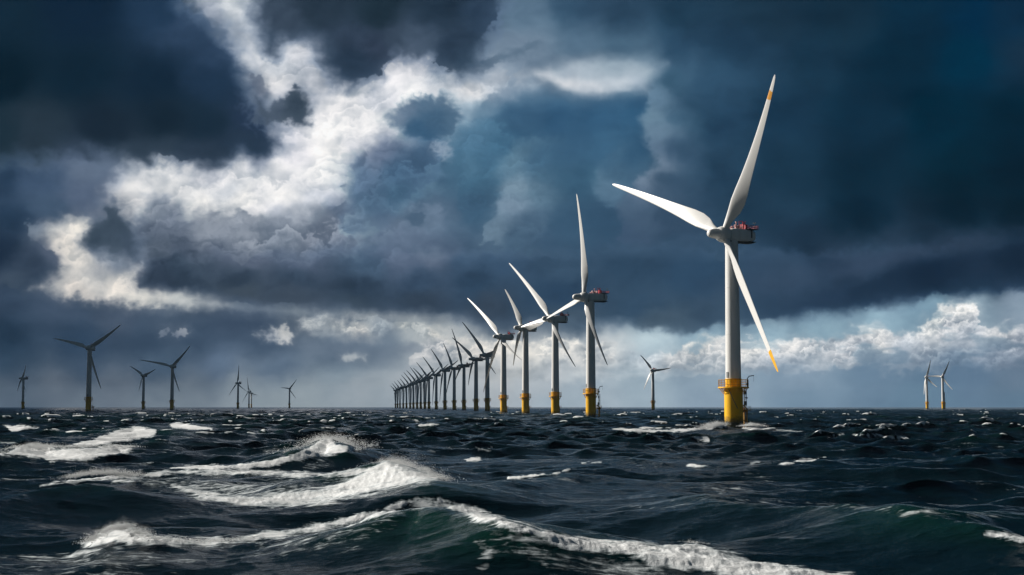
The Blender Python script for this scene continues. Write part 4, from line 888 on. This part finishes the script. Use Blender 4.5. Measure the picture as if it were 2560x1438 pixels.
    for i in range(len(prof)-1):
        for k in range(nn): fs.append((i*nn+k, i*nn+(k+1) % nn, (i+1)*nn+(k+1) % nn, (i+1)*nn+k))
    fs.append(tuple(reversed(range(nn)))); fs.append(tuple((len(prof)-1)*nn+k for k in range(nn)))
    m.add(vs, fs); P['nacelle'] = m.mesh('nacelle', M_WHITE, True, 40)
    m = MB(); m.box((0, 4.6, -3.2), (4.2, 13.0, .5), 0, 1.12); m.box((0, 10.6, -2.75), (5.2, 3.6, .3)); P['service_hatch'] = m.mesh('service_hatch', M_DARK)
    m = MB()
    m.box((0, 10.4, 3.0), (6.2, 6.0, .22)); m.box((2.95, 9.4, .9), (.3, .5, 4.0)); m.box((-3.1, 9.4, .9), (.3, .5, 4.0))
    P['hoist_platform'] = m.mesh('hoist_platform', M_DARK)
    m = MB()
    for x in (-3.0, 3.0):
        for k in range(8): m.tube([(x, 7.5+k*.83, 3.1), (x, 7.5+k*.83, 4.4)], .09, 5)
        for z in (3.9, 4.6): m.tube([(x, 7.4, z), (x, 13.4, z)], .09, 5)
    for z in (3.9, 4.6): m.tube([(-3.2, 13.4, z), (3.2, 13.4, z)], .09, 5)
    for k in range(1, 6): m.tube([(-3.2+k*1.07, 13.4, 3.2), (-3.2+k*1.07, 13.4, 4.6)], .09, 5)
    P['platform_railing'] = m.mesh('platform_railing', M_RED)
    m = MB(); m.box((-.6, 7.2, 4.2), (2.2, 1.4, 2.4)); m.box((1.3, 7.4, 4.0), (1.0, 1.2, 2.0)); m.tube([(-1.6, 8.0, 3), (-1.6, 8.0, 7.0)], .14, 6); m.tube([(-1.6, 6.0, 3), (-1.6, 6.0, 7.0)], .14, 6); m.tube([(-1.6, 6.0, 6.9), (-1.6, 8.0, 6.9)], .14, 6)
    m.tube([(.7, 6.0, 5.2), (.7, 8.0, 6.6)], .12, 6); m.tube([(.7, 8.0, 5.0), (.7, 6.0, 6.6)], .12, 6)
    P['cooler'] = m.mesh('cooler', M_RED)
    m = MB()
    rn = random.Random(4)
    for i in range(11):
        y = .4 + i*.45; m.box((rn.uniform(-1.8, 1.8), y, 3.35+rn.uniform(.1, .9)), (rn.uniform(.6, 1.3), rn.uniform(.5, .9), rn.uniform(.7, 1.6)), rn.uniform(0, 1.5), .75)
    m.tube([(-.9, 3.6, 3), (-.9, 3.6, 6.2)], .2, 8); m.tube([(-.9, 3.2, 6.2), (-.9, 4.0, 6.2)], .28, 8)
    P['roof_vents'] = m.mesh('roof_vents', M_PINK)
    m = MB(); m.tube([(1.6, 12.4, 3.1), (1.6, 12.4, 6.2)], .08, 6); m.tube([(.9, 12.4, 5.9), (2.3, 12.4, 5.9)], .06, 6); m.box((.9, 12.4, 6.1), (.35, .35, .4)); m.box((2.3, 12.4, 6.1), (.3, .3, .3))
    P['weather_mast'] = m.mesh('weather_mast', M_DARK)
    # hub with a blunt nose, pointing to -y
    m = MB(); m.lathe([(.3,-9.0),(.9,-8.9),(1.5,-8.5),(1.9,-7.7),(2.1,-6.6),(2.28,-5.0),(2.45,-3.3),(2.65,-3.2),(3.15,-2.5),(3.55,-1.4),(3.75,0),(3.6,1.3),(3.0,2.4),(2.5,2.7),(2.4,3.4)], seg, 'y')
    for k in range(3):
        a = 2*math.pi*k/3
    P['hub'] = m.mesh('hub', M_WHITE, True, 40)
    m = MB(); m.ring(1.62, 1.9, .2, 28); m.lathe([(1.56, .6), (1.56, 2.6)], 28); P['blade_collar'] = m.mesh('blade_collar', M_WHITE, True, 40)
    return P

FINE = make_turbine_meshes(True); PLAIN = make_turbine_meshes(False)
BL_PLAIN = blade_mesh('blade', M_BLADE, 1.0, 20, 16)
BL_FINE = blade_mesh('blade', M_BLADE, 1.22, 60, 36)
BL_ORANGE = blade_mesh('blade', blade_material('blade_paint_orange_band', [(51.2, 54.4, (.80, .36, .04))]), 1.22, 60, 36)
BL_TIP = blade_mesh('blade', blade_material('blade_paint_yellow_tip', [(50.9, 70, (.88, .45, .01))]), 1.22, 60, 36)

def child(name, me, parent, mat4=None):
    o = bpy.data.objects.new(name, me); col.objects.link(o); o.parent = parent
    if mat4 is not None: o.matrix_local = mat4
    return o

def wind_turbine(hub, base_x, psi, tips, label, fine=False, thin=1.0, special=False, pitch=17, scale=1.0, landing=None, parts='all'):
    """a turbine whose hub is seen at pixel hub; psi: how far its rotor looks away to the left of the viewer; tips: blade ends as seen"""
    hubp, axis, base = turbine_place(hub, psi, scale)
    root = bpy.data.objects.new('wind_turbine', None); col.objects.link(root)
    root.empty_display_size = 6
    rz = math.atan2(axis.x, -axis.y)                          # local -y along the axis
    root.location = base; root.rotation_euler = (0, 0, rz); root.scale = (scale,)*3
    tag(root, label, 'wind turbine', 'wind turbines standing in the sea')
    P = FINE if fine else PLAIN
    # parts on the foundation keep their own bearing
    la = (R(landing) if landing is not None else R(62)) - rz
    Rl = Matrix.Rotation(la, 4, 'Z')
    fnd = child('foundation', P['foundation'], root)
    tw = child('tower', P['tower'], root); child('tower_door', P['tower_door'], tw)
    wp = child('work_platform', P['work_platform'], root); child('railing', P['railing'], wp)
    Rz = Matrix.Rotation(-math.pi/2, 4, 'Z')
    bl = child('boat_landing', P['boat_landing'], root, Rl @ Rz)
    child('rest_platform', P['rest_platform'], bl)
    if fine or parts == 'mid':
        child('ladder_cage', P['ladder_cage'], bl)
        child('davit_crane', P['davit_crane'], wp, Matrix.Rotation(la, 4, 'Z') @ Rz)
    if fine: child('slanted_tube', P['slanted_tube'], wp, Matrix.Rotation(-rz + R(18), 4, 'Z'))
    H = Matrix.Translation((0, 0, HUB_Z))
    na = child('nacelle', P['nacelle'], root, H)
    child('service_hatch', P['service_hatch'], na)
    hp = child('hoist_platform', P['hoist_platform'], na); 
    if fine or parts != 'few':
        child('platform_railing', P['platform_railing'], na)
        child('cooler', P['cooler'], na); child('weather_mast', P['weather_mast'], na)
    if fine or parts == 'mid': child('roof_vents', P['roof_vents'], na)
    hubm = H @ Matrix.Translation((0, -OVER, 0))
    hb = child('hub', P['hub'], root, hubm)
    Minv = (Matrix.Translation(base) @ Matrix.Rotation(rz, 4, 'Z') @ Matrix.Scale(scale, 4)).inverted()
    cw = Vector((0, 0, CAMH)); got = []
    for tip in tips:
        if tip is None: continue
        dd = ray(*tip); tt = (hubp-cw).dot(axis)/dd.dot(axis)
        p = Minv @ (cw + dd*tt) - Vector((0, -OVER, HUB_Z))
        got.append((math.atan2(p.x, p.z), math.hypot(p.x, p.z)))
    Lm = sum(g[1] for g in got)/len(got)
    got = [(a, min(max(l, 40), 95)) for a, l in got]
    Lm = min(max(Lm, 42), 90)
    if len(got) == 1:
        got += [(got[0][0]+R(120), Lm), (got[0][0]-R(120), Lm)]
    elif len(got) == 2:
        s = math.atan2(math.sin(got[0][0])+math.sin(got[1][0]), math.cos(got[0][0])+math.cos(got[1][0])); got.append((s+math.pi, Lm))
    for i, (a, l) in enumerate(got):
        me = (BL_ORANGE, BL_FINE, BL_TIP)[i] if special else (BL_FINE if fine else BL_PLAIN)
        m4 = hubm @ Matrix.Rotation(a, 4, 'Y')
        low = math.cos(a) < -.2 and psi > 45 and not fine        # hanging blades turned away from the sun to read dark, and narrowed
        b = child('blade', me, root, m4 @ Matrix.Rotation(R(-(psi+16) if low else pitch), 4, 'Z') @ Matrix.Diagonal((thin*(.62 if low else 1), thin, l/BLADE_L, 1)))
        child('blade_collar', P['blade_collar'], hb, Matrix.Rotation(a, 4, 'Y'))
    return root

for i, (hub, psi, tips, label, kw) in enumerate(TURB):
    wind_turbine(hub, 0, psi, tips, label, **kw)

# short tower without a rotor beside the distant pair
p = at(2360.5, 1023.2, 0); d_ = math.hypot(p.x, p.y)
root = bpy.data.objects.new('turbine_tower', None); col.objects.link(root); root.location = (p.x, p.y, 0)
tag(root, 'short bare tower with no rotor beside the distant pair on the right', 'tower')
child('foundation', PLAIN['foundation'], root)
m = MB(); m.lathe([(3.3, 20.9), (2.6, 47), (2.2, 48)], 28); m.build('tower', M_WHITE, root, True, 30)
child('work_platform', PLAIN['work_platform'], root)

# ------------------------------------------------------------------ spray
def foam_mat():
    m, nt, b, N, L = new_mat('spray_drops')
    nt.nodes.remove(b)
    d = N('ShaderNodeBsdfDiffuse'); d.inputs[0].default_value = (.9, .91, .91, 1)
    q = N('ShaderNodeBsdfTranslucent'); q.inputs[0].default_value = (.9, .91, .91, 1)
    a = N('ShaderNodeMixShader'); a.inputs[0].default_value = .5; L(d.outputs[0], a.inputs[1]); L(q.outputs[0], a.inputs[2]); L(a.outputs[0], nt.nodes['Material Output'].inputs[0])
    return m
M_SPRAY = foam_mat()
def sea_z(x, y):
    a = math.atan2(x, y); rr = math.hypot(x, y)
    j = int(np.clip(np.searchsorted(SAZ, a), 0, len(SAZ)-1)); i = int(np.clip(np.searchsorted(SR, rr), 0, len(SR)-1))
    return float(SZ[i, j])
def spray(pts, count, up, drift, size, label, seed, depth=1.5):
    """drops thrown up from a breaking crest; pts: (px, py, height, weight)"""
    rs = np.random.RandomState(seed)
    line = catmull([tuple(at(a, b_, z))+(w,) for a, b_, z, w in pts], 10)
    wts = np.maximum(line[:, 3], 0)+1e-3; wts = wts/wts.sum()
    nj = 110                                        # jets, each a short arc of drops
    k = rs.choice(len(line), nj, p=wts); w = np.clip(line[k, 3], .12, 1)
    step = np.abs(line[1:, :2]-line[:-1, :2]).mean()
    jb = line[k, :3] + rs.randn(nj, 3)*np.array([step*1.5, depth, .08*up])
    jv = np.stack([drift*up*(.3+rs.rand(nj)) + .55*up*rs.randn(nj), .4*depth*rs.randn(nj), up*w*(.35+1.5*rs.rand(nj)**1.6)], -1)
    q = rs.choice(nj, count, p=(w**1.5)/(w**1.5).sum()); tt = rs.rand(count, 1)**1.25
    pos = jb[q] + jv[q]*tt + np.array([0, 0, -.35*up])*tt*tt + rs.randn(count, 3)*np.array([.42, .5, .22])*up*(.18+.8*tt)
    pos += rs.randn(count, 3)*np.array([.3, .4, .1])*up*tt
    # mist between the jets
    nm = int(count*.35); km = rs.choice(len(line), nm, p=wts); wm = line[km, 3][:, None]
    ph = line[km, 0:1]/up
    cl = .25 + .75*np.abs(np.sin(1.9*ph + 2*np.sin(.8*ph+seed)))*(.6+.4*np.sin(5.3*ph))
    hm = rs.exponential(1.0, (nm, 1))*up*.7*np.clip(wm, .1, 1)*cl
    pm = line[km, :3] + rs.randn(nm, 3)*np.array([step*2.2, depth, .06*up]); pm[:, 2:] += hm; pm[:, :1] += drift*hm*(.3+1.2*rs.rand(nm, 1))
    pos[:nm] = pm
    h = np.maximum(pos[:, 2:]-line[:, 2].min(), 0)
    s = size*np.exp(rs.randn(count, 1)*.45)/(1 + .5*h/up)
    tet = np.array([(1,1,1),(1,-1,-1),(-1,1,-1),(-1,-1,1)], np.float32)*.6
    ang = rs.rand(count)*6.283; ca, sa = np.cos(ang), np.sin(ang)
    rot = np.stack([np.stack([ca, -sa, 0*ca], -1), np.stack([sa, ca, 0*ca], -1), np.stack([0*ca, 0*ca, 1+0*ca], -1)], 1)
    v = (np.einsum('nij,tj->nti', rot, tet)*s[:, None, :]*np.array([1.3, 1, .8]) + pos[:, None, :]).reshape(-1, 3)
    f = (np.arange(count)[:, None, None]*4 + np.array([(0,1,2),(0,3,1),(0,2,3),(1,3,2)])[None]).reshape(-1, 3)
    me = bpy.data.meshes.new('sea_spray'); me.vertices.add(len(v)); me.vertices.foreach_set('co', v.astype(np.float32).ravel())
    me.loops.add(f.size); me.loops.foreach_set('vertex_index', f.astype(np.int32).ravel())
    me.polygons.add(len(f)); me.polygons.foreach_set('loop_start', np.arange(0, f.size, 3, dtype=np.int32)); me.update(calc_edges=True)
    me.materials.append(M_SPRAY)
    o = bpy.data.objects.new('sea_spray', me); col.objects.link(o); tag(o, label, 'sea spray', None, 'stuff')
spray([(880,1192,1.4,.1),(930,1176,2.0,.5),(970,1164,2.3,1.0),(1010,1172,2.2,.75),(1060,1188,2.1,.4),(1110,1200,1.9,.12)], 60000, .66, .9, .028, 'white spray blowing off the highest breaking crest in the middle distance', 1, 1.0)
spray([(760,1132,1.9,.2),(800,1112,2.4,.7),(825,1102,2.7,1.0),(850,1112,2.5,.6),(872,1124,2.1,.4)], 24000, .85, .4, .05, 'white spray plume on the pointed crest behind the big breaker', 2, 1.6)
spray([(215,1356,.7,.2),(255,1334,1.2,.6),(300,1318,1.7,1.0),(345,1332,1.3,.6),(385,1345,1.0,.3),(520,1352,.7,.25),(640,1344,.8,.15)], 30000, .26, .3, .018, 'white splash at the left end of the nearest foam streak', 3, .6)
spray([(175,1194,1.6,.3),(200,1187,1.8,.8),(250,1184,1.9,1.0),(300,1186,1.7,.8),(340,1190,1.3,.3)], 24000, .36, .5, .026, 'white spray along the crest of the dark wave on the left', 4)
spray([(1755,1072,1.0,.2),(1780,1064,1.8,.7),(1800,1062,2.0,1.0)], 9000, 1.0, .1, .08, 'white splash on the left of the near yellow foundation', 5, 1.6)
spray([(1860,1066,1.4,.6),(1880,1062,1.8,1.0),(1905,1066,1.2,.5)], 6000, .5, .2, .08, 'white splash on the right of the near yellow foundation', 6, 1.6)
spray([(30,1128,1.4,.4),(80,1116,1.8,1.0),(130,1118,1.8,.6),(260,1116,1.6,.6),(320,1118,1.5,.4)], 20000, .45, .6, .05, 'white spray on the long breaker at the left edge', 7, 2.0)
spray([(1700,1368,.6,.3),(1730,1362,.7,.9),(1790,1376,.6,.5),(1900,1404,.4,.3)], 9000, .14, .3, .02, 'white spatter along the foam streak running to the lower right', 8, .7)
# ------------------------------------------------------------------ cloud mesh out of view to the left, added to shade the far turbines
def shade_cloud():
    az, el, alt = R(SUN_AZ), R(SUN_EL), 2500.0
    off = Vector((math.sin(az), math.cos(az)))*alt/math.tan(el)
    # shaded water: a wedge beyond and left of the fifth turbine of the row
    edge = [(-20, 1850), (60, 3600), (-60, 7600), (-900, 8600), (-2400, 7800), (-2900, 4200), (-2300, 2000), (-1100, 1500), (-420, 1640)]
    c = catmull([(x, y, 0) for x, y in edge + edge[:1]], 14)[:-1, :2]
    ctr = c.mean(axis=0); nr = 22; vs = []; fs = []; n = len(c)
    for side in (0, 1):
        for i in range(nr+1):
            k = 1 - (i/nr)
            for j in range(n):
                p = ctr + (c[j]-ctr)*k
                wob = 1 + .03*math.sin(j*1.7) + .02*math.sin(j*.6+1)
                q = ctr + (p-ctr)*wob
                th = 420*(1-k**3)**.5
                lump = float(fbm(np.array([q[0]/420]), np.array([q[1]/420]), 4, 77)[0])
                z = alt + (th*(1.0+.5*lump) if side else -.32*th*(1+.3*lump))
                vs.append((q[0]+off.x, q[1]+off.y, z))
    m = (nr+1)*n
    for side in (0, 1):
        for i in range(nr):
            for j in range(n):
                a = side*m+i*n+j; b_ = side*m+i*n+(j+1) % n
                fs.append((a, b_, b_+n, a+n) if side else (a, a+n, b_+n, b_))
    mb = MB(); mb.add(vs, fs)
    o = mb.build('added_shade_cloud', paint('cloud_grey', (.62, .64, .67), (.45, .47, .50), 1.0, .004, .8, (1, 1, 1)), None, True, 180)
    tag(o, None, None, None, 'structure')
shade_cloud()

# ------------------------------------------------------------------ sea air
def build_haze():
    m = MB(); m.box((0, 0, 60), (24400, 24400, 200))
    mt = bpy.data.materials.new('sea_air'); mt.use_nodes = True; nt = mt.node_tree; nt.nodes.clear()
    v = nt.nodes.new('ShaderNodeVolumePrincipled'); v.inputs['Color'].default_value = (.50, .72, .95, 1); v.inputs['Density'].default_value = HAZE_DENSITY
    v.inputs['Anisotropy'].default_value = 0.0
    o = nt.nodes.new('ShaderNodeOutputMaterial'); nt.links.new(v.outputs[0], o.inputs['Volume'])
    ob = m.build('haze', mt); tag(ob, 'thin sea haze paling the farthest turbines', None, None, 'stuff')
HAZE_DENSITY = 1.5e-5
build_haze()
